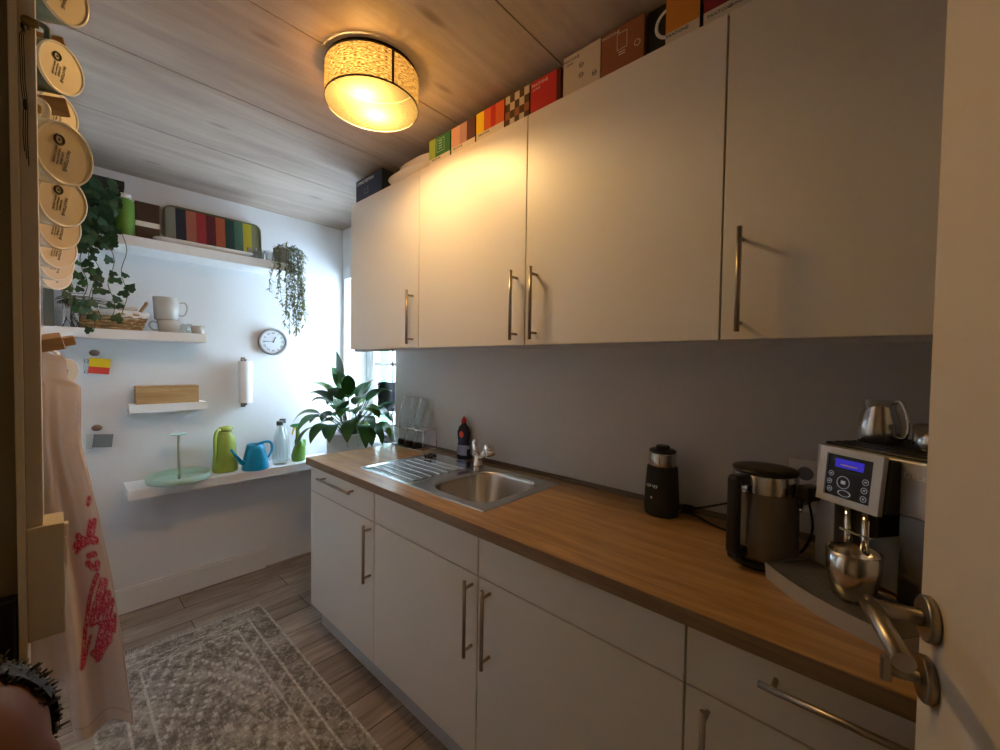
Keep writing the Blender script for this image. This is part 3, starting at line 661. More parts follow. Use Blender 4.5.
for k, nstr in enumerate(['XII', 'I', 'II', 'III', 'IIII', 'V', 'VI', 'VII', 'VIII', 'IX', 'X', 'XI']):
    a = -k*PI/6; p = V3((math.sin(-a)*.056, -.0222, math.cos(a)*.056))
    text('numeral', nstr, .019, p, basis((math.cos(a), 0, math.sin(a)), (-math.sin(a), 0, math.cos(a))), M['ink'], t)
mb = MB(M['ink']); mb.tube([(0, -.024, 0), (-.052, -.024, .001)], .0016, 6); mb.build('minute_hand', t)
mb = MB(M['ink']); a = math.radians(24); mb.tube([(0, -.025, 0), (.036*math.sin(a), -.025, .036*math.cos(a))], .0022, 6); mb.lathe([(.005, .022), (.005, .027)], n=16, mtx=RX); mb.build('hour_hand', t)
def hook(label, x, z, cards, clabel):
    t = thing('wall_hook', label, 'hook', (x, YB, z), 0, 'round knob hooks on the back wall')
    mb = MB(M['knob']); mb.lathe([(.008, 0), (.008, .016), (.017, .022), (.020, .030), (.017, .037), (.004, .040)], n=24, mtx=RX, sy=.8); mb.build('knob', t)
    r = thing('swatch_card', clabel, 'card', (x+.012, YB-.042, z-.012), 0, 'colour cards hanging from hooks')
    mb = MB(M['linen']); mb.tube([(-.018, .018, .012), (-.012, .01, .0), (-.004, 0, -.014)], .001, 5); mb.build('cord', r)
    R2 = Matrix.Rotation(math.radians(6), 4, 'Y')
    mb = MB(*cards)
    if len(cards) > 1: mb.use(0).box(-.028, .048, -.006, .006, -.058, -.014, mtx=R2); mb.use(1).box(-.028, .048, -.006, .006, -.092, -.058, mtx=R2)
    else: mb.box(-.022, .050, -.006, .006, -.085, -.020, .001, mtx=R2)
    mb.build('card', r)
    if len(cards) > 1:
        for s, z_ in (('12', -.03), ('17', -.085)): text('lettering', s, .022, (-.042, -.001, z_), CR, M['ink'], r)
    mb = MB(M['glass']); mb.box(-.052, -.028, -.001, .001, -.09, -.014); mb.build('clear_tab', r)
hook('grey brown round knob hook just under the basket shelf', .137, 1.378, [M['yellow'], M['redcard']], 'yellow and red colour card hanging below the basket shelf')
hook('grey brown round knob hook lower on the back wall', .142, 1.000, [M['greycard']], 'dark grey card hanging from the lower hook')
# ---- middle shelf
ZM = 1.492
t = thing('wicker_basket', 'oval wicker basket lined with white cloth on the middle shelf', 'basket', (.196, 2.79, ZM))
mb = MB(M['wicker'])
for k in range(6):
    z = .009+k*.0138; a_ = .105+.0045*k; b_ = .058+.003*k; pts = []
    for i in range(145):
        q = 2*PI*i/144; w_ = .0065*math.sin(14*q+(PI if k % 2 else 0)); pts.append(((a_+w_)*math.copysign(abs(math.cos(q))**.7, math.cos(q)), (b_+w_)*math.copysign(abs(math.sin(q))**.7, math.sin(q)), z))
    mb.tube(pts, .0064, 6)
mb.box(-.098, .098, -.05, .05, 0.0, .008, .003)
mb.build('wicker_body', t)
mb = MB(M['linen'])
rings = []
for s_, z, wv in [(1.03, .062, .0), (1.10, .068, .004), (1.12, .084, .005), (1.06, .094, .004), (.96, .092, .0), (.90, .05, 0)]:
    rings.append([V3(((.128*s_+wv*math.sin(9*q))*math.copysign(abs(math.cos(q))**.7, math.cos(q)), (.072*s_+wv*math.sin(7*q))*math.copysign(abs(math.sin(q))**.7, math.sin(q)), z+wv*math.sin(11*q))) for q in [2*PI*i/72 for i in range(72)]])
mb.ring_loft(rings, False, False); mb.build('lining', t)
for s_ in (1, -1):
    mb = MB(M['wicker']); mb.ctube([(s_*.10, -.03, .09), (s_*.125, -.025, .135), (s_*.13, 0, .15), (s_*.125, .025, .135), (s_*.10, .03, .09)], .006, 8); mb.build('handle', t)
t = thing('folded_napkin', 'white folded napkins piled in the wicker basket', 'napkin', (.225, 2.79, ZM+.055))
mb = MB(M['linen'])
for k in range(4): mb.box(-.085+.004*k, .075-.003*k, -.045, .045, .0+.016*k, .013+.016*k, .005)
mb.build('napkin_stack', t)
t = thing('dried_twigs', 'bundle of dried grey twigs with small white flowers beside the basket', 'dried flowers', (.075, 2.735, ZM))
rnd = random.Random(5); mb = MB(M['twig'])
fl = MB(M['flower'])
for k in range(16):
    a = rnd.uniform(-.3, .5); z0 = rnd.uniform(.10, .14); x0 = -.05+rnd.uniform(-.02, .02)
    p0 = (x0, rnd.uniform(-.01, .02), z0); p2 = (x0+rnd.uniform(.08, .22), rnd.uniform(-.02, .02), z0+rnd.uniform(-.015, .035))
    mb.tube([p0, ((p0[0]+p2[0])/2, p0[1]-.01, (p0[2]+p2[2])/2+.012), p2], .0022, 5, r1=.001)
for k in range(9):
    x0 = -.05+rnd.uniform(0, .05); mb.tube([(x0, 0, .12), (x0+rnd.uniform(-.02, .02), -.012, .06), (x0+rnd.uniform(-.02, .03), -.012, .002)], .0018, 5)
    if k % 2 == 0: leaf(fl, (x0, -.01, .09), (rnd.uniform(-.2, .2), -.3, -1), rnd.uniform(.05, .08), .012, .1)
for k in range(26): fl.ell((rnd.uniform(-.06, .05), rnd.uniform(-.02, .005), rnd.uniform(.06, .135)), rnd.uniform(.002, .005), 6)
mb.build('twig', t); fl.build('flower', t)
mb = MB(M['mossbox']); mb.box(-.03, .002, 2.74, 2.86, ZM, ZM+.175, .002); tag(mb.build('cook_book'), 'grey green book standing at the left end of the middle shelf', 'book')
def mug_body(mb, r0, r1, h, th=.003): mb.lathe([(r0*.9, 0), (r0, .003), (r1, h), (r1-th, h), (r0-th, .006), (.001, .005)], n=32, cap1=False)
def ear(mb, r, z0, z1, out, t_=.0045): mb.ctube([(r-.002, 0, z1), (r+out*.7, 0, z1+.004), (r+out, 0, (z0+z1)/2+.01), (r+out*.7, 0, z0+.004), (r-.002, 0, z0)], t_, 10)
pj_ = mat('grey white glaze', (.50, .49, .46), .25)
t = thing('mug', 'tall white mug with handle stacked on top of a smaller cup', 'mug', (.405, 2.78, ZM+.067)); mb = MB(pj_); mug_body(mb, .050, .056, .118); mb.build('body', t); mb = MB(pj_); ear(mb, .053, .03, .095, .038); mb.build('handle', t)
t = thing('mug', 'small white cup underneath the tall mug', 'mug', (.418, 2.78, ZM)); mb = MB(pj_); mug_body(mb, .045, .052, .066); mb.build('body', t); mb = MB(pj_); ear(mb, -.0, 0, 0, 0) if False else mb.ctube([(-.046, 0, .052), (-.072, 0, .055), (-.082, 0, .035), (-.068, 0, .014), (-.046, 0, .012)], .0045, 10); mb.build('handle', t)
t = thing('glass_cup', 'clear glass cup directly right of the stacked mugs', 'cup', (.492, 2.80, ZM), 0, 'glass cups on the middle shelf'); mb = MB(M['glass']); mug_body(mb, .022, .028, .055, .002); mb.build('body', t); mb = MB(M['glass']); ear(mb, .026, .012, .042, .016, .003); mb.build('handle', t)
t = thing('glass_cup', 'silvery glass cup at the right end of the middle shelf', 'cup', (.535, 2.745, ZM), 0, 'glass cups on the middle shelf'); mb = MB(pj_); mug_body(mb, .028, .030, .044, .002); mb.build('body', t); mb = MB(pj_); mb.ctube([(-.028, 0, .036), (-.046, 0, .038), (-.05, 0, .024), (-.044, 0, .012), (-.028, 0, .01)], .003, 8); mb.build('handle', t)
# ---- top shelf
ZT = 1.955
t = thing('storage_box', 'black square box at the left end of the top shelf', 'box', (.12, 2.845, ZT)); mb = MB(M['blackmatt']); mb.box(-.125, .125, -.055, .055, 0, .245, .002); mb.build('box', t)
mb = MB(M['blackmatt']); mb.box(-.127, .127, -.057, .057, .2455, .28, .002); mb.build('lid', t)
t = thing('green_bottle', 'bright green flask with a pale cap behind the ivy', 'bottle', (.243, 2.752, ZT)); mb = MB(M['green']); mb.lathe([(.036, 0), (.038, .004), (.038, .165), (.032, .18), (.025, .183)], n=28); mb.build('body', t)
mb = MB(M['shelfwhite']); mb.lathe([(.026, .1835), (.026, .205), (.022, .208)], n=24); mb.build('cap', t)
t = thing('coffee_box', 'dark brown box with a white stripe beside the green flask', 'box', (.332, 2.80, ZT)); mb = MB(mat('dark brown print', (.03, .014, .012), .4)); mb.box(-.048, .048, -.03, .03, 0, .195, .001); mb.build('box', t)
mb = MB(M['shelfwhite']); mb.box(-.0485, .0485, -.0305, -.029, .072, .098); mb.build('stripe', t)
def stray():
    t = thing('striped_tray', 'large tray with vertical colour stripes leaning on the back wall', 'tray', (.652, 2.865, ZT)); t.rotation_euler = (math.radians(-7), 0, 0)
    cols = [(.26, .27, .22), (.02, .025, .05), (.45, .14, .085), (.40, .02, .03), (.11, .006, .012), (.42, .09, .03), (.01, .06, .045), (.07, .17, .12), (.52, .45, .03), (.20, .22, .12)]
    W_, H_, r = .235, .245, .035; nx = 100
    def outline(x):
        dx = W_-abs(x); q = 0 if dx >= r else r-math.sqrt(max(0, r*r-(r-dx)**2)); return q, H_-q
    mats = [mat('tray stripe', c, .35) for c in cols]; mb = MB(*mats)
    xs = [-W_+2*W_*i/nx for i in range(nx+1)]
    for i in range(nx):
        a, b = xs[i], xs[i+1]; za, zb = outline(a), outline(b); mb.use(min(9, i*10//nx))
        ins = 0
        P = [(a, 0, za[0]), (b, 0, zb[0]), (b, 0, zb[1]), (a, 0, za[1])]; mb.prism(P, (0, .004, 0))
    mb.build('tray_face', t)
    mb = MB(mats[9]); pts = []
    for (cx, cz, a0) in ((W_-r, H_-r, 0), (-W_+r, H_-r, 90), (-W_+r, r, 180), (W_-r, r, 270)):
        for k in range(9): a = math.radians(a0+90*k/8); pts.append((cx+r*math.cos(a), -.006, cz+r*math.sin(a)))
    pts.append(pts[0]); mb.tube(pts, .0055, 8, False); mb.build('rim', t)
stray()
t = thing('long_platter', 'long white platter lying flat in front of the striped tray', 'platter', (.585, 2.765, ZT)); mb = MB(M['pipe'])
mb.ring_loft([rrect(-.19, .19, -.04, .04, .03, 0), rrect(-.235, .225, -.058, .058, .045, .022), rrect(-.235, .225, -.058, .058, .045, .026), rrect(-.225, .215, -.05, .05, .04, .024), rrect(-.18, .18, -.032, .032, .02, .005)]); mb.build('platter', t)
for k, (x, y, l) in enumerate([(.80, 2.745, 'short clear glass nearest to the striped tray'), (.85, 2.76, 'short clear glass in the middle, by the hanging plant'), (.893, 2.735, 'short clear glass next to the hanging plant pot')]):
    mb = MB(M['glass']); mug_body(mb, .020, .026, .062, .002); mb.torus((0, 0, .02), .0225, .001, n=24, m=5); o = mb.build('drinking_glass'); o.location = (x, y, ZT); tag(o, l, 'glass', 'short glasses on the top shelf')
# trailing plants
def ivyleaf(mb, p, size, n_, rot):
    n_ = V3(n_).normalized(); x = n_.cross(V3((0, 0, 1))).normalized(); y = x.cross(n_)*-1
    Rm = Matrix.Rotation(rot, 3, n_); x = Rm @ x; y = Rm @ y
    out = [(0, .22), (.25, .42), (.55, .30), (.52, .0), (.58, -.22), (.32, -.42), (0, -.90), (-.32, -.42), (-.58, -.22), (-.52, .0), (-.55, .30), (-.25, .42)]
    c = mb.bm.verts.new(V3(p)+n_*size*.12); vs = [mb.bm.verts.new(V3(p)+x*a*size+y*b*size) for a, b in out]
    for i in range(len(vs)): mb._f((c, vs[i], vs[(i+1) % len(vs)]), True)
t = thing('ivy_plant', 'dark green ivy trailing down from the left end of the top shelf', 'plant', (.10, 2.725, ZT+.012))
rnd = random.Random(11); lf = MB(M['leafdark'], M['leafgreen']); sm = MB(M['stem'])
for k in range(210):
    a = rnd.uniform(0, 2*PI); r_ = rnd.random()**.5*.115; z = rnd.uniform(-.10, .20)
    r_ *= 1.0 if z > -.02 else .9
    p = (r_*math.cos(a)+.0, -.01-abs(r_*math.sin(a))*.85-.03, z); ivyleaf(lf.use(0), p, rnd.uniform(.028, .042), (rnd.uniform(-.6, .6), -1, rnd.uniform(-.2, .8)), rnd.uniform(-.7, .7))
for vx, L, wob in ((-.045, .30, .01), (-.005, .40, .012), (.035, .42, .015), (.085, .42, .012), (.02, .50, .01), (.13, .40, .01), (-.075, .38, .01)):
    pts = []; n = int(L/.03)
    for i in range(n+1):
        z = .02-i*.03; x = vx+wob*math.sin(i*.9+vx*40); pts.append((x, -.075-.01*math.sin(i*.7), z-.03))
    sm.tube(pts, .0016, 5)
    for i in range(2, n+1):
        if rnd.random() < .66:
            ivyleaf(lf.use(1 if rnd.random() < .2 else 0), (pts[i][0]+rnd.choice((-1, 1))*rnd.uniform(.008, .022), pts[i][1]-.006, pts[i][2]), rnd.uniform(.028, .042), (rnd.uniform(-.5, .5), -1, rnd.uniform(-.1, .6)), rnd.uniform(-.6, .6))
sm.build('vine', t); lf.build('foliage', t, False)
mb = MB(M['mossbox']); mb.lathe([(.03, -.010), (.045, .075), (.043, .075), (.03, .0)], (0, .02, 0), 24); mb.build('pot', t)
t = thing('trailing_plant', 'olive trailing plant spilling from a taupe pot at the shelf end', 'plant', (.968, 2.745, ZT))
mb = MB(M['pinkpot']); mb.lathe([(.036, 0), (.039, .003), (.050, .085), (.051, .09), (.046, .09), (.044, .075), (.001, .074)], n=32, cap1=False); mb.build('pot', t)
rnd = random.Random(21); lf = MB(M['leafolive']); sm = MB(M['stem'])
strands = [(-.045, -.03, .30)]*3 + [(-.035, -.04, .36)]*2
strands = [(-.052, .26), (-.045, .33), (-.036, .30), (-.028, .22)] + [(.004+.0066*k, rnd.uniform(.34, .54)) for k in range(17)]
for k, (sx, L) in enumerate(strands):
    pts = [(sx*.5, -.02, .085), (sx*.8, -.05, .10), (sx, -.062, .07)]; n = int(L/.02); x = sx; y = -.062
    dr = rnd.uniform(-.0016, .0024) if k > 3 else rnd.uniform(-.003, .0012)
    for i in range(1, n+1):
        x += dr*1.3+rnd.uniform(-.004, .004); y += rnd.uniform(-.002, .002); pts.append((x, y, .07-i*.02))
    sm.tube(pts, .0012, 5)
    for i in range(1, len(pts)):
        for _ in range(2):
            leaf(lf, pts[i], (rnd.uniform(-1, 1), rnd.uniform(-1, .2), rnd.uniform(-1.2, .5)), rnd.uniform(.022, .042), rnd.uniform(.009, .014), .6, seg=4)
for k in range(40):
    leaf(lf, (rnd.uniform(-.05, .08), rnd.uniform(-.05, .02), .085), (rnd.uniform(-1, 1), rnd.uniform(-1, .3), rnd.uniform(.0, 1)), rnd.uniform(.02, .04), .008, 1., seg=4)
sm.build('vine', t); lf.build('foliage', t, False)
# ------------------------------------------------------------------ worktop appliances
# grinder
t = thing('coffee_grinder', 'black electric coffee grinder with a steel band', 'grinder', (1.345, .503, .869))
mb = MB(M['blackmatt']); mb.lathe([(.046, 0), (.052, .004), (.054, .03), (.052, .08), (.047, .155), (.043, .160), (.001, .161)], n=40, cap1=False); mb.build('body', t)
mb = MB(M['steel']); mb.lathe([(.0405, .158), (.0415, .162), (.0415, .20), (.040, .204)], n=40); mb.build('steel_band', t)
mb = MB(M['black']); mb.lathe([(.042, .2045), (.042, .209), (.038, .213), (.022, .214), (.022, .222), (.019, .225)], n=36); mb.build('lid', t)
gd = V3((-.93, .0, 0)).normalized(); ga = math.radians(183)
def on_cyl(a, r, z): return V3((r*math.cos(a), r*math.sin(a), z)), basis((math.sin(a)*-1*-1*-1, math.cos(a), 0), (0, 0, 1))
ga = math.radians(165); p, rr = on_cyl(ga, .0505, .098)
text('lettering', 'GRAEF', .014, p, basis((-math.sin(ga), math.cos(ga), 0), (0, 0, 1)) if False else basis((math.sin(-ga), math.cos(ga), 0), (0, 0, 1)), M['whiteink'], t)
mb = MB(M['silver']); p, rr = on_cyl(ga, .0528, .062); mb.ell(p, (.002, .004, .004), 10); mb.build('button', t)
# kettle
t = thing('electric_kettle', 'grey steel electric kettle with black handle and lid', 'kettle', (1.205, .195, .869))
mb = MB(M['black']); mb.lathe([(.078, 0), (.079, .004), (.078, .016), (.06, .018)], n=44); mb.build('base', t)
mb = MB(M['greysteel']); mb.lathe([(.073, .0185), (.076, .023), (.0755, .03), (.072, .178), (.0718, .179)], n=48); mb.build('body', t)
mb = MB(M['steel']); mb.lathe([(.0718, .1792), (.0722, .181), (.0705, .222), (.069, .224)], n=48); mb.build('steel_band', t)
mb = MB(M['black']); mb.lathe([(.070, .2243), (.0715, .229), (.0705, .233), (.05, .236), (.02, .2365)], n=48); mb.build('lid', t)
ha = math.atan2(.41, -.912); Rh = Matrix.Rotation(ha, 4, 'Z')
mb = MB(M['black']); mb.box(.066, .118, -.013, .013, .198, .226, .006, mtx=Rh).box(.098, .120, -.014, .014, .035, .222, .007, mtx=Rh).box(.068, .116, -.012, .012, .022, .050, .006, mtx=Rh); mb.build('handle', t)
mb = MB(mat('level window', (.16, .14, .11), .15)); mb.box(.069, .0765, -.011, .011, .055, .185, .003, mtx=Rh); mb.build('level_window', t)
mb = MB(M['whiteink']); mb.box(.0765, .0772, -.008, -.005, .06, .165, mtx=Rh); mb.build('level_scale', t)
mb = MB(M['black']); mb.box(.066, .082, -.018, .018, .185, .222, .006, mtx=Matrix.Rotation(ha+math.radians(205), 4, 'Z')); mb.build('spout', t)
# cables
mb = MB(M['blackmatt'])
mb.ctube([(1.385, .455, .8735), (1.405, .44, .886), (1.41, .425, .888), (1.413, .38, .905), (1.417, .32, .93), (1.42, .25, .955)], .0032, 8)
mb.box(1.392, 1.412, .418, .455, .872, .898, .005)
mb.ctube([(1.40, .43, .8735), (1.385, .40, .873), (1.35, .35, .873), (1.33, .30, .873), (1.335, .24, .873), (1.38, .20, .873), (1.41, .22, .873)], .0032, 8)
tag(mb.build('power_cable'), 'black cable with plug lying between the grinder and kettle', 'cable')
mb = MB(M['blackmatt']); mb.ctube([(1.431, .13, 1.02), (1.42, .125, .99), (1.38, .11, .93), (1.34, .115, .873+.02), (1.30, .13, .8735), (1.285, .15, .8735)], .0032, 8); tag(mb.build('power_cable'), 'black cable rising to the socket behind the kettle', 'cable')
t = thing('wall_socket', 'white double wall socket behind the kettle', 'socket', (XW-.004, .135, 1.02)); mb = MB(M['shelfwhite']); mb.box(-.009, -.0002, -.04, .04, -.075, .075, .003); mb.build('plate', t)
mb = MB(M['greycard']); mb.lathe([(.019, .0092), (.018, .0098)], (0, 0, 0), 24, mtx=Matrix.Translation((0, 0, .035)) @ Matrix.Rotation(-PI/2, 4, 'Y')); mb.build('insert', t)
mb = MB(M['greycard']); mb.lathe([(.019, .0092), (.018, .0098)], (0, 0, 0), 24, mtx=Matrix.Translation((0, 0, -.035)) @ Matrix.Rotation(-PI/2, 4, 'Y')); mb.build('insert', t)
# coffee machine: local x along its front, local -y towards the room
ma = math.atan2(-.819, -.574)
t = thing('coffee_machine', 'silver and black bean to cup coffee machine beside the ivory door', 'coffee machine', (1.2, .093, .869), ma)
sil, dk = M['silver'], M['blackmatt']; graym = mat('dark silver front', (.20, .19, .18), .35, .6)
mb = MB(sil); mb.box(0, .24, 0, .27, .205, .311, .004); mb.box(0, .042, .004, .27, .012, .204, .002); mb.build('housing', t)
mb = MB(graym); mb.box(.043, .1635, .075, .27, .012, .204).box(.165, .24, .004, .27, .012, .204, .002); mb.build('lower_front', t)
mb = MB(M['black']); mb.box(.01, .23, .012, .26, .3112, .317, .002)
for k in range(9): mb.box(.02, .22, .03+k*.024, .036+k*.024, .317, .3195)
mb.build('cup_rest', t)
TP = Matrix.Translation((.104, -.03, .257)) @ Matrix.Rotation(math.radians(-6), 4, 'X')
mb = MB(M['black']); mb.box(-.056, .064, -.002, .038, -.054, .053, .004, mtx=TP); mb.build('panel_housing', t)
mb = MB(sil)
for a in ((-.062, .060, -.014, -.002, .044, .058), (-.062, .060, -.014, -.002, -.058, -.044), (-.062, -.047, -.014, -.002, -.044, .044), (.043, .060, -.014, -.002, -.044, .044)): mb.box(*a, mtx=TP)
mb.build('panel_bezel', t)
mb = MB(M['black']); mb.box(-.047, .043, -.009, -.002, -.044, .044, mtx=TP); sc = mb.build('control_screen', t)
mb = MB(M['bluescreen']); mb.box(-.032, .024, -.0094, -.009, .018, .036, mtx=TP); mb.build('display', sc)
mb = MB(M['whiteink']); mb.box(-.022, .012, -.0097, -.0094, .023, .0255, mtx=TP); mb.build('display_text', sc)
mb = MB(M['iconring'])
for x, z, r in ((-.038, .002, .005), (-.040, -.015, .005), (-.038, -.031, .005), (-.012, -.012, .0125), (.030, .0, .0055), (.029, -.017, .0055), (.029, -.034, .0055)):
    mb.torus((0, 0, 0), r, .0006, 'Y', 24, 5, mtx=TP @ Matrix.Translation((x, -.0095, z)) if False else (TP @ Matrix.Translation((x, -.0095, z))))
    mb.box(x-r*.35, x+r*.35, -.0097, -.0092, z-r*.25, z+r*.3, mtx=TP)
mb.torus((0, 0, 0), .006, .0006, 'Y', 24, 5, mtx=TP @ Matrix.Translation((-.008, -.0095, -.034)) @ Matrix.Diagonal((2, 1, 1, 1)))
mb.build('button', sc)
mb = MB(M['black']); mb.box(.085, .150, -.03, .07, .150, .204, .004); mb.build('spout_block', t)
for x in (.100, .134):
    mb = MB(M['chrome']); mb.lathe([(.0065, .118), (.0075, .122), (.0075, .2)], (x, -.034, 0), 18); mb.build('spout', t)
mb = MB(M['chrome']); mb.box(.086, .148, -.042, -.026, .146, .153, .003); mb.build('spout_bar', t)
mb = MB(M['black']); mb.box(-.012, .016, -.040, -.001, .178, .212, .004); mb.tube([(-.006, -.034, .178), (-.006, -.034, .158)], .005, 10); wd = mb.build('steam_nozzle', t)
mb = MB(M['chrome']); mb.tube([(-.006, -.034, .158), (-.006, -.034, .148)], .0045, 10); mb.build('nozzle_tip', wd)
# tray with bowed front
mb = MB(M['silver']); N = 24
def bow(u): return -.125-.022*math.sin(PI*u)
top = [V3((-.01+.27*i/N, bow(i/N), .034)) for i in range(N+1)]
ring = [V3((-.01, .0, .034))]+top+[V3((.26, .0, .034))]
mb.ring_loft([[V3((p.x*.985+.002, p.y*.98, 0)) for p in ring], [V3((p.x, p.y, .0335)) for p in ring], [V3((p.x, p.y, .036)) for p in ring]], True, False, False); 
mb.build('drip_tray', t)
mb = MB(graym); mb.prism([V3((p.x*.97+.004, p.y*.96, .0300)) for p in ring], (0, 0, .0045))
for k in range(7): mb.box(.03+.005*k, .205-.005*k, -.012-.014*k, -.007-.014*k, .0345, .0362)
mb.build('grille', t)
text('lettering', 'DeLonghi', .0175, (.206, -.0004, .283), basis((1, 0, 0), (0, 0, 1)), M['whiteink'], t, .0006)
t = thing('steel_cup', 'double walled stainless cup under the coffee spout', 'cup', (0, 0, 0)); U_ = V3((-.574, -.819, 0)); W_ = V3((.819, -.574, 0))
t.location = V3((1.2, .093, .869))+U_*.143+W_*(-.075)+V3((0, 0, .0362))
mb = MB(M['steel']); mb.lathe([(.027, 0), (.0315, .003), (.0375, .024), (.0420, .052), (.0440, .092), (.042, .0925), (.0400, .052), (.035, .025), (.026, .01), (.001, .009)], n=48, cap1=False); mb.build('cup', t)
t = thing('milk_jug', 'stainless milk jug on top of the coffee machine', 'jug', (1.262, -.012, .869+.3197), math.radians(-125))
mb = MB(M['steel']); mb.lathe([(.036, 0), (.0375, .003), (.0375, .04), (.033, .06), (.028, .075), (.029, .095), (.027, .095), (.026, .076), (.03, .06), (.035, .04), (.034, .006), (.001, .005)], n=44, cap1=False); mb.tube([(-.026, -.0, .085), (-.036, 0, .096)], .008, 10, r1=.002); mb.build('jug', t)
mb = MB(M['steel']); mb.ctube([(.028, 0, .092), (.042, 0, .092), (.055, 0, .055), (.052, 0, .02), (.037, 0, .016)], .0035, 10); mb.build('handle', t)
t = thing('steel_pot', 'low stainless pot next to the milk jug on the coffee machine', 'pot', (1.205, -.098, .869+.3197))
mb = MB(M['steel']); mb.lathe([(.034, 0), (.036, .003), (.036, .052), (.034, .052), (.034, .006), (.001, .005)], n=44, cap1=False); mb.build('pot', t)
# ------------------------------------------------------------------ mugs on the left wall
def mug_set(r, label, P, az, el, colr, group='mugs hanging on the left wall'):
    k = r/.043; P = V3(P)
    n_ = V3((math.sin(az)*math.cos(el), -math.cos(az)*math.cos(el), -math.sin(el)))
    zax = -n_; hd = V3((-.35, 0, 1)); hd = (hd-zax*hd.dot(zax)).normalized(); yax = zax.cross(hd)
    t = thing('hanging_mug', label, 'mug', (0, 0, 0), 0, group); t.matrix_world = Matrix.Translation(P) @ Matrix((hd, yax, zax)).transposed().to_4x4() @ Matrix.Scale(k, 4)
    mb = MB(colr); mb.lathe([(.0425, .004), (.043, .010), (.0415, .076), (.0385, .076), (.0395, .012), (.001, .011)], n=44, cap0=False, cap1=False); mb.build('body', t)
    mb = MB(M['pipe'], M['cream']); mb.lathe([(.0425, .0045), (.0432, .002), (.0425, 0), (.0395, 0), (.0390, .0015)], n=44, cap0=False, cap1=False); mb.use(1).lathe([(.0392, .0014), (.0005, .0012)], n=44, cap0=False, cap1=False); mb.build('foot', t)
    mb = MB(colr); mb.ctube([(.041, 0, .022), (.060, 0, .020), (.068, 0, .045), (.062, 0, .064), (.041, 0, .064)], .0048, 10); mb.build('handle', t)
    # printed mark on the underside, seen from -z
    A = basis(-yax @ Matrix.Identity(3) if False else (0, 1, 0), (1, 0, 0))   # text reads from below
    mb = MB(M['ink']); mb.torus((.018, -.006, .0008), .0062, .0016, 'Z', 24, 6); mb.lathe([(.0016, .0004), (.0016, .001)], (.018, -.006, 0), 12); mb.build('logo', t)
    q = basis((-.75, .66, 0), (-.66, -.75, 0)) if False else basis((-.94, .34, 0), (.34, .94, 0))
    fl_ = Matrix.Rotation(0, 3, 'Z')
    for j, (s_, sz, off) in enumerate((('PANTONE', .0068, .013), ('UNIVERSE', .0042, .006), ('PORCELAIN MUG', .003, .001), ('DESIGN LICENSED', .003, -.004))):
        x_ = V3((-.94, -.34, 0)); y_ = V3((-.34, .94, 0)); y_ = -y_ if x_.cross(y_).z > 0 else y_
        text('lettering', s_, sz, V3((-.008, 0, .0008))+y_*(off-.012), basis(x_, y_), M['ink'], t, .0002)
    return t
tg, dg, pw = M['teal'], M['darkgreen'], M['pipe']
mug_set(.043, 'teal mug highest on the left wall, nearest to the camera', (.0171, .965, 1.932), .8, .12, tg)
mug_set(.043, 'dark green rimmed mug below the teal mug', (.0163, 1.12, 1.8852), .8, .12, dg)
mug_set(.043, 'largest looking white mug of the lower row, nearest to the camera', (.0148, .87, 1.6467), .8, .12, pw)
mug_set(.043, 'white mug of the lower row, second from the camera', (.0145, 1.035, 1.6212), .8, .12, pw)
mug_set(.043, 'white mug of the lower row, third from the camera', (.0121, 1.2, 1.6115), .8, .12, pw)
mug_set(.043, 'white mug of the lower row, fourth from the camera', (.0107, 1.365, 1.597), .8, .12, pw)
mug_set(.043, 'white mug of the lower row, last but one towards the back wall', (.0096, 1.53, 1.5903), .8, .12, pw)
mug_set(.043, 'white mug of the lower row, closest to the back wall', (.0092, 1.68, 1.5839), .8, .12, pw)
mug_set(.043, 'white mug half hidden behind a brown peg, under the dark green mug', (.0129, 1.29, 1.8677), .8, .12, pw)
mug_set(.043, 'white mug hanging alone behind the apron top', (.026, 1.90, 1.307), .8, .12, pw)
def peg(label, y, z, L=.075, s=.017, rot=0.):
    t = thing('wooden_peg', label, 'peg', (XL, y, z), 0, 'brown wooden pegs on the left wall'); mb = MB(M['peg'])
    mb.box(0, L, -s, s, -s*.8, s*.8, .002, mtx=Matrix.Rotation(math.radians(-14), 4, 'Y') @ Matrix.Rotation(rot, 4, 'X')); mb.build('block', t); return t
peg('brown wooden peg behind the dark green mug', 1.235, 1.962, .104, .018, .45)
peg('brown wooden peg in front of the half hidden white mug', 1.20, 1.824, .106, .020, .35)
peg('brown wooden peg the apron hangs from', 1.50, 1.372, .098, .020, .35)
peg('smaller brown wooden peg behind the apron top', 1.72, 1.375, .125, .015, .2)
t = thing('mug_rail', 'beige wooden rail on the left wall behind the lower row of mugs', 'rail', (XL, 1.34, 1.66)); mb = MB(M['trimlight']); mb.box(0, .006, -.50, .50, -.025, .025, .002); mb.build('board', t)
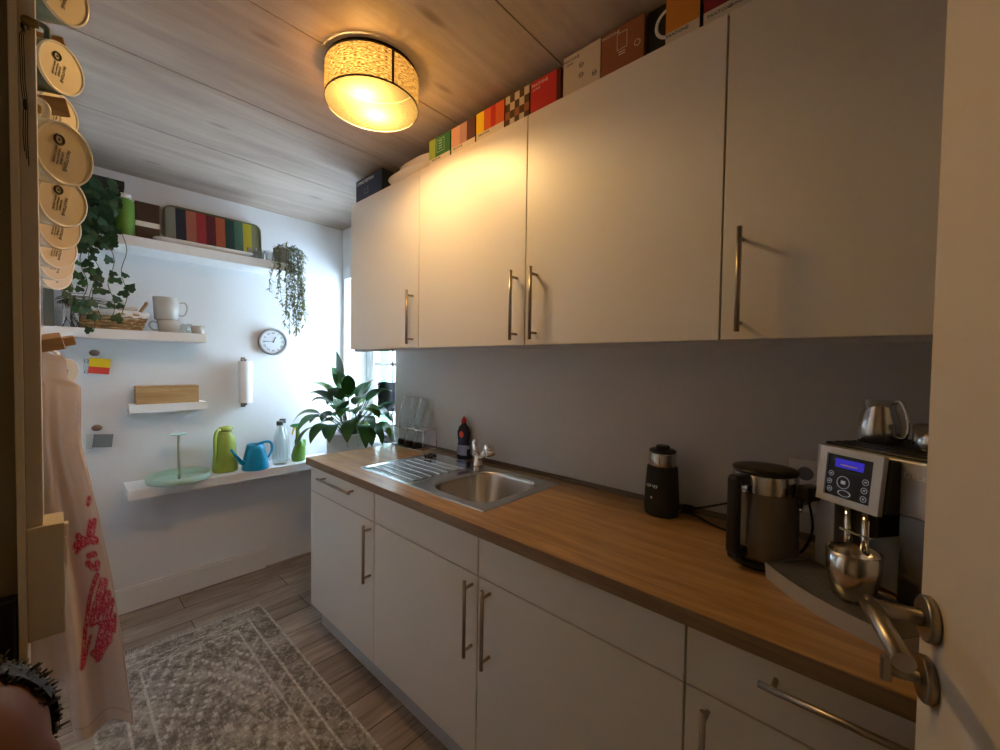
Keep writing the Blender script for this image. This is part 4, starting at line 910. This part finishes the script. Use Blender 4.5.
# knob with black cords on the casing
t = thing('brass_knob', 'small round brass knob on the beige casing strip', 'knob', (-.0165, .760, 1.748)); mb = MB(mat('aged brass', (.30, .22, .09), .4, .8)); mb.lathe([(.002, 0), (.002, .010), (.0055, .012), (.006, .016), (.004, .019), (.0005, .020)], n=20, mtx=Matrix.Rotation(PI/2, 4, 'X')@Matrix.Identity(4)); mb.tube([(-.0, -.014, 0), (.008, -.014, .001)], .0052, 14); mb.build('knob', t)
kn = t; mb = MB(M['blackmatt']); rnd = random.Random(4)
for k in range(3):
    x = -.0065+.0016*k; mb.tube([(-.001, -.008, 0), (x-.0005, -.008, -.015), (x, -.008, -.07), (x+.002, -.008, -.095), (x+.001, -.008, -.13), (x+.002, -.008, -.150-.008*k)], .0005, 5)
mb.ell((-.004, -.009, -.004), (.0022, .002, .0055), 8).ell((-.003, -.009, -.095), (.0024, .002, .007), 8)
mb.build('black_cord', kn)
t = thing('latch_box', 'beige metal latch box fixed low on the casing', 'latch box', (0, 0, 0))
mb = MB(M['beigebox']); mb.box(-.0253, .0064, .755, .812, 1.002, 1.1435, .001); mb.build('case', t)
mb = MB(M['trimlight']); mb.box(.0065, .0108, .79, .803, 1.115, 1.132, .001).box(.0065, .0078, .785, .797, 1.066, 1.078); mb.build('catch', t)
mb = MB(M['beigebox']); mb.box(.0065, .0095, .79, .801, 1.072, 1.113, .0015); mb.build('strike', t)
mb = MB(M['black']); mb.box(-.12, -.0335, .755, .7745, .0, 1.062, .003); tag(mb.build('dark_cabinet'), 'black slim cabinet against the shade-toned wall at the left edge', 'cabinet')
# ------------------------------------------------------------------ apron with a red print
def apron():
    nu, nv = 150, 300
    key = [(1.372, .004), (1.345, .020), (1.30, .022), (1.283, .044), (1.142, .044), (1.05, .058), (.98, .069), (.784, .096), (.583, .116), (.359, .136)]
    def xr(z):
        for (z0, x0), (z1, x1) in zip(key, key[1:]):
            if z <= z0 and z >= z1: return x0+(x1-x0)*(z0-z)/(z0-z1)
        return key[-1][1]
    def P(px, py): return ((px-56.7)*.0018, .98-(py-500)*.0029)
    caps = [((93, 515), (90, 532), 1.6), ((89, 516), (87, 530), 1.2), ((76, 537), (93, 534), 3.2), ((77, 530), (84, 537), 2.), ((76, 543), (84, 539), 1.6), ((88, 550), (93, 548), 2.2), ((87, 557), (92, 562), 2.4), ((96, 556), (95, 562), 2.),
            ((96, 568), (88, 590), 1.6), ((88, 590), (84, 612), 1.7), ((83, 612), (79, 645), 1.6), ((88, 625), (80, 645), 1.2), ((102, 574), (96, 600), 3.2), ((96, 598), (92, 612), 4.2), ((106, 585), (98, 615), 2.6), ((110, 592), (106, 612), 2.2), ((103, 617), (96, 640), 3.2), ((110, 612), (107, 632), 2.4), ((107, 632), (97, 649), 3.), ((113, 606), (112, 622), 1.3), ((90, 640), (95, 647), 1.8), ((87, 500), (88, 494), 1.2)]
    caps = [(P(*a), P(*b), r*.0021) for a, b, r in caps]
    def dist(x, z, a, b):
        dx, dz = b[0]-a[0], b[1]-a[1]; L = dx*dx+dz*dz; u = max(0, min(1, ((x-a[0])*dx+(z-a[1])*dz)/L)) if L else 0
        return math.hypot(x-a[0]-u*dx, (z-a[1]-u*dz)*.62)
    from mathutils import noise as NZ
    rnd = random.Random(9); verts, cols, faces = [], [], []
    for j in range(nv+1):
        v = j/nv
        for i in range(nu+1):
            u = i/nu; zt = 1.372-.012*abs(math.sin(u*5)); zb = .359+.012*(1-u)+(.10 if u < .42 else (.10*max(0, (.46-u)/.04)))
            z = zt+(zb-zt)*v
            right = xr(z); left = -.068+.0*v
            x = left+(right-left)*u
            flare = min(1, (1.372-z)/.25)
            y = 1.545-.075*u-.022*flare*math.sin(u*13+z*1.6)-.012*math.sin(u*7-z*3)*flare + (.05 if u < .42 else .05*max(0, (.46-u)/.04))*v
            y -= .02*math.exp(-((z-1.25)/.05)**2)*u
            verts.append((x, y, z))
            c = [.88, .78, .76]; hem = (v > .965 and v < .97) or (u > .985)
            if hem: c = [.68, .58, .53]
            if .30 < z < 1.02 and x > .0:
                dm = min(dist(x, z, a, b)-r for a, b, r in caps)
                if dm < 0:
                    s_ = abs(NZ.noise(V3((x*210, z*95, 0))))
                    c = ([.72, .09, .17] if s_ > .075 else [.88, .52, .52]) if dm < -.0014 else [.58, .03, .09]
                elif dm < .0022: c = [.78, .45, .43]
            cols.append((*c, 1))
    for j in range(nv):
        for i in range(nu):
            a = j*(nu+1)+i; faces.append((a, a+1, a+nu+2, a+nu+1))
    me = bpy.data.meshes.new('cloth'); me.from_pydata(verts, [], faces); at = me.color_attributes.new('Col', 'FLOAT_COLOR', 'POINT')
    at.data.foreach_set('color', [q for c in cols for q in c]); me.materials.append(M['apron'])
    for p in me.polygons: p.use_smooth = True
    t = thing('apron', 'pale cotton apron with a red lobster print hanging on the left', 'apron', (0, 0, 0))
    o = bpy.data.objects.new('cloth', me); C.objects.link(o); o.parent = t
    so = o.modifiers.new('s', 'SOLIDIFY'); so.thickness = .0012; so.offset = 1
    mb = MB(M['linen']); mb.tube([(-.01, 1.51, 1.366), (-.03, 1.50, 1.385), (-.05, 1.505, 1.37), (-.055, 1.52, 1.35)], .003, 8); mb.build('hanging_loop', t)
apron()
# ------------------------------------------------------------------ rug
def rug():
    x0, x1, y0, y1 = .08, .757, .95, 2.455; nx, ny = 300, 620
    rnd = random.Random(2)
    from mathutils import noise as NZ
    verts, cols, faces = [], [], []
    W_, L_ = x1-x0, y1-y0
    def tri(a): return abs((a % 1.)*2-1)
    for j in range(ny+1):
        for i in range(nx+1):
            x = x0+W_*i/nx; y = y0+L_*j/ny
            bx = min(x-x0, x1-x); by = min(y-y0, y1-y); b = min(bx, by)
            s = x if by < bx else y
            dark = (.16, .14, .12); mid = (.34, .30, .26); light = (.68, .63, .57); v = .35
            n1 = NZ.noise(V3((x*7, y*7, 0))); n2 = NZ.noise(V3((x*60, y*60, 3))); n3 = NZ.noise(V3((x*170, y*170, 5))); n4 = NZ.noise(V3((x*24, y*24, 9)))
            if b < .010: v = .85+.2*n3
            elif b < .085:   # outer band with small rosettes
                c = b-.047; q = (s*1.0) % .085-.0425; rr = math.hypot(c, q); v = .20+.32*(abs(rr-.022) < .006)+.25*(rr < .008)+.3*(abs(c) > .03)*(tri(s*30) > .55)
            elif b < .094: v = .95
            elif b < .150:
                c = b-.122; z = tri(s*9)*.04-.02; v = .36+.32*(abs(c-z) < .007)-.25*(abs(c+z) < .005)
            elif b < .158: v = .9
            else:
                cx = (x-(x0+x1)/2); cy = (y-(y0+y1)/2); st = .012
                ax = math.floor(abs(cx)/st)*st; ay = math.floor(abs(cy)/st)*st
                dd = ax*1.55+ay*.62
                k = dd*13; f_ = k % 1.
                v = .42+.45*(f_ < .16)-.20*(.45 < f_ < .62)
                pet = math.sin(x*75)*math.sin(y*62); v += .35*(pet > .72)-.28*(pet < -.7)+.2*(abs(pet) < .04)
            v = .38+(v-.40)*.85+.30*n1+.35*n2+.45*n3+.25*n4
            if n4+.6*n1 > .15: v = v*.5+.58*.5
            v = max(0, min(1, v))
            c = [a+(m_-a)*v*2 if v < .5 else m_+(l-m_)*(v-.5)*2 for a, m_, l in zip(dark, mid, light)]
            verts.append((x, y, .0065+.0008*n2)); cols.append((*c, 1))
    for j in range(ny):
        for i in range(nx):
            a = j*(nx+1)+i; faces.append((a, a+1, a+nx+2, a+nx+1))
    me = bpy.data.meshes.new('pile'); me.from_pydata(verts, [], faces); at = me.color_attributes.new('Col', 'FLOAT_COLOR', 'POINT'); at.data.foreach_set('color', [q for c in cols for q in c]); me.materials.append(M['rug'])
    t = thing('area_rug', 'faded grey oriental runner rug with pale fringe on the floor', 'rug', (0, 0, 0))
    o = bpy.data.objects.new('pile', me); C.objects.link(o); o.parent = t
    mb = MB(M['linen']); mb.box(x0+.001, x1-.001, y0+.001, y1-.001, .0006, .0055); mb.build('backing', t)
    fm = mat('pale fringe', (.50, .47, .42), .9, noise=.5, nscale=200)
    for yy, sg in ((y1, 1), (y0, -1)):
        mb = MB(fm); n = 150
        for k in range(n):
            x = x0+W_*(k+.5)/n; dx = rnd.uniform(-.008, .008); L = rnd.uniform(.028, .048)
            mb.tube([(x, yy-.004*sg, .006), (x+dx*.5, yy+L*.5*sg, .005), (x+dx, yy+L*sg, .0022)], .0017, 5)
        mb.build('fringe', t)
rug()
# ------------------------------------------------------------------ person at the lower left corner
def person(loc, rz):
    t = thing('person', 'person with short dark hair standing at the lower left corner', 'person', loc, rz)
    S = 1.0
    def shape(name, fn, m, vox, sm_=4):
        mb = MB(m); fn(mb); o = mb.build(name, t, False)
        r = o.modifiers.new('r', 'REMESH'); r.mode = 'VOXEL'; r.voxel_size = vox; r.use_smooth_shade = True
        s = o.modifiers.new('s', 'SMOOTH'); s.factor = .6; s.iterations = sm_
        bpy.context.view_layer.update()
        me = bpy.data.meshes.new_from_object(o.evaluated_get(bpy.context.evaluated_depsgraph_get())); o.modifiers.clear(); o.data = me
        for p in me.polygons: p.use_smooth = True
        return o
    HZ = .966
    def body(mb):
        mb.ell((0, 0, HZ+.012), (.072, .086, .085), 28); mb.ell((0, -.030, HZ-.045), (.050, .052, .058), 20)      # skull, jaw
        mb.ell((0, -.084, HZ-.022), (.009, .014, .011), 12); mb.tube([(0, -.078, HZ+.012), (0, -.090, HZ-.020)], [.006, .009], 10)
        for s in (-1, 1): mb.ell((s*.073, .004, HZ-.012), (.008, .014, .022), 12); mb.ell((s*.036, -.060, HZ-.035), (.018, .018, .018), 12)
        mb.tube([(0, .01, HZ-.07), (0, .012, .83)], .035, 18)
        mb.tube([(0, .012, .84), (0, .01, .78), (0, .005, .66), (0, .0, .55), (0, 0, .48)], [.045, .085, .082, .078, .082], 24)
        for s in (-1, 1):
            mb.tube([(s*.07, .01, .80), (s*.115, .01, .785), (s*.135, .0, .68), (s*.14, -.01, .60), (s*.14, -.03, .50)], [.03, .032, .026, .022, .016], 16)
            mb.ell((s*.14, -.036, .475), (.011, .022, .028), 14)
            for k in range(4): y = -.050+.010*k; L = (.036, .042, .040, .032)[k]; mb.tube([(s*.14, y, .46), (s*.139, y-.002, .445), (s*.134, y-.001, .452-L)], [.0065, .006, .005], 8)
            mb.tube([(s*.138, -.052, .485), (s*.130, -.068, .465), (s*.127, -.070, .445)], [.008, .0065, .0055], 8)
            mb.tube([(s*.045, 0, .50), (s*.048, -.005, .28), (s*.048, .004, .16), (s*.048, .006, .05)], [.058, .040, .036, .026], 18)
            mb.ell((s*.048, -.03, .03), (.026, .062, .026), 16)
    shape('body', body, M['skin'], .0055, 3)
    def shirt(mb):
        mb.tube([(0, .012, .835), (0, .01, .78), (0, .005, .66), (0, .0, .53), (0, 0, .47)], [.055, .093, .090, .088, .094], 28)
        for s in (-1, 1): mb.tube([(s*.06, .01, .795), (s*.118, .01, .787), (s*.138, .0, .68), (s*.143, -.01, .60), (s*.143, -.028, .515)], [.042, .041, .035, .031, .025], 18)
    shape('shirt', shirt, M['shirt'], .007, 3)
    def trousers(mb):
        mb.tube([(0, 0, .52), (0, 0, .44)], [.086, .088], 24)
        for s in (-1, 1): mb.tube([(s*.045, 0, .50), (s*.05, -.004, .28), (s*.05, .004, .16), (s*.05, .004, .07)], [.066, .050, .046, .042], 18)
    shape('trousers', trousers, M['jeans'], .008, 3)
    for s in (-1, 1):
        mb = MB(M['blackmatt']); mb.ell((s*.048, -.03, .032), (.034, .075, .032), 20); mb.box(s*.048-.032, s*.048+.032, -.1, .04, 0.0, .014, .006); mb.build('shoe', t)
        mb = MB(M['eye']); mb.ell((s*.028, -.066, HZ+.005), (.0125, .010, .0085), 14); e = mb.build('eye', t); mb = MB(M['iris']); mb.ell((s*.028, -.0735, HZ+.004), (.005, .004, .005), 12); mb.build('iris', e)
        mb = MB(M['hair']); mb.tube([(s*.014, -.0785, HZ+.022), (s*.03, -.076, HZ+.027), (s*.045, -.066, HZ+.020)], [.003, .0032, .002], 8); mb.build('eyebrow', t)
    mb = MB(M['lip']); mb.ell((0, -.079, HZ-.050), (.018, .006, .006), 14); mb.build('lips', t)
    # short hair: a cap over the crown and the back of the head
    mb = MB(M['hair']); rnd = random.Random(8)
    mb.ell((0, .004, HZ+.015), (.0765, .0895, .0855), 40)
    ax = V3((.22, .93, .28)); dl = [v for v in mb.bm.verts if (v.co-V3((0, 0, HZ+.01))).dot(ax) < .040+.003*math.sin(v.co.x*90)]
    bmesh.ops.delete(mb.bm, geom=dl, context='VERTS')
    base = [v.co.copy() for v in mb.bm.verts]
    for _ in range(3):
        for c in base:
            d_ = (c-V3((0, 0, HZ+.01))).normalized(); q = c+V3((rnd.uniform(-.004, .004), rnd.uniform(-.004, .004), rnd.uniform(-.004, .004)))
            mb.tube([q-d_*.005, q+d_*.0005+V3((rnd.uniform(-.004, .004), rnd.uniform(-.004, .004), rnd.uniform(-.004, .002)))], .0018, 4, r1=.0010)
    h_ = mb.build('hair', t, False)
    return t
person((-.078, .60, 0), math.radians(-14))
# ------------------------------------------------------------------ light
w = bpy.data.worlds.new('World'); bpy.context.scene.world = w; w.use_nodes = True
bg = w.node_tree.nodes['Background']; bg.inputs[0].default_value = (.60, .76, 1.0, 1); bg.inputs[1].default_value = 16.
l = bpy.data.lights.new('window_daylight', 'AREA'); l.shape = 'RECTANGLE'; l.size = .56; l.size_y = 1.1; l.cycles.is_portal = True
o = bpy.data.objects.new('window_daylight', l); C.objects.link(o); o.location = (1.70, 2.54, 1.38); o.rotation_euler = (0, PI/2, 0); 
# ------------------------------------------------------------------ camera
cam = bpy.data.cameras.new('Camera'); co = bpy.data.objects.new('Camera', cam); C.objects.link(co); bpy.context.scene.camera = co
yaw, pit, rol = math.radians(47.522), math.radians(-1.6016), math.radians(.8319)
fw = V3((math.sin(yaw)*math.cos(pit), math.cos(yaw)*math.cos(pit), math.sin(pit))); rt = V3((math.cos(yaw), -math.sin(yaw), 0)); up = rt.cross(fw)
r2 = rt*math.cos(rol)+up*math.sin(rol); u2 = up*math.cos(rol)-rt*math.sin(rol)
co.matrix_world = Matrix.Translation((0, 0, 1.354)) @ Matrix((r2, u2, -fw)).transposed().to_4x4()
cam.sensor_fit = 'HORIZONTAL'; cam.sensor_width = 36; cam.lens = 408.32*36/1000; cam.clip_start = .01
bpy.context.scene.cycles.transparent_max_bounces = 40
vs = bpy.context.scene.view_settings; vs.view_transform = 'Standard'; vs.look = 'None'; vs.gamma = 1; vs.exposure = 1.12; vs.use_curve_mapping = False
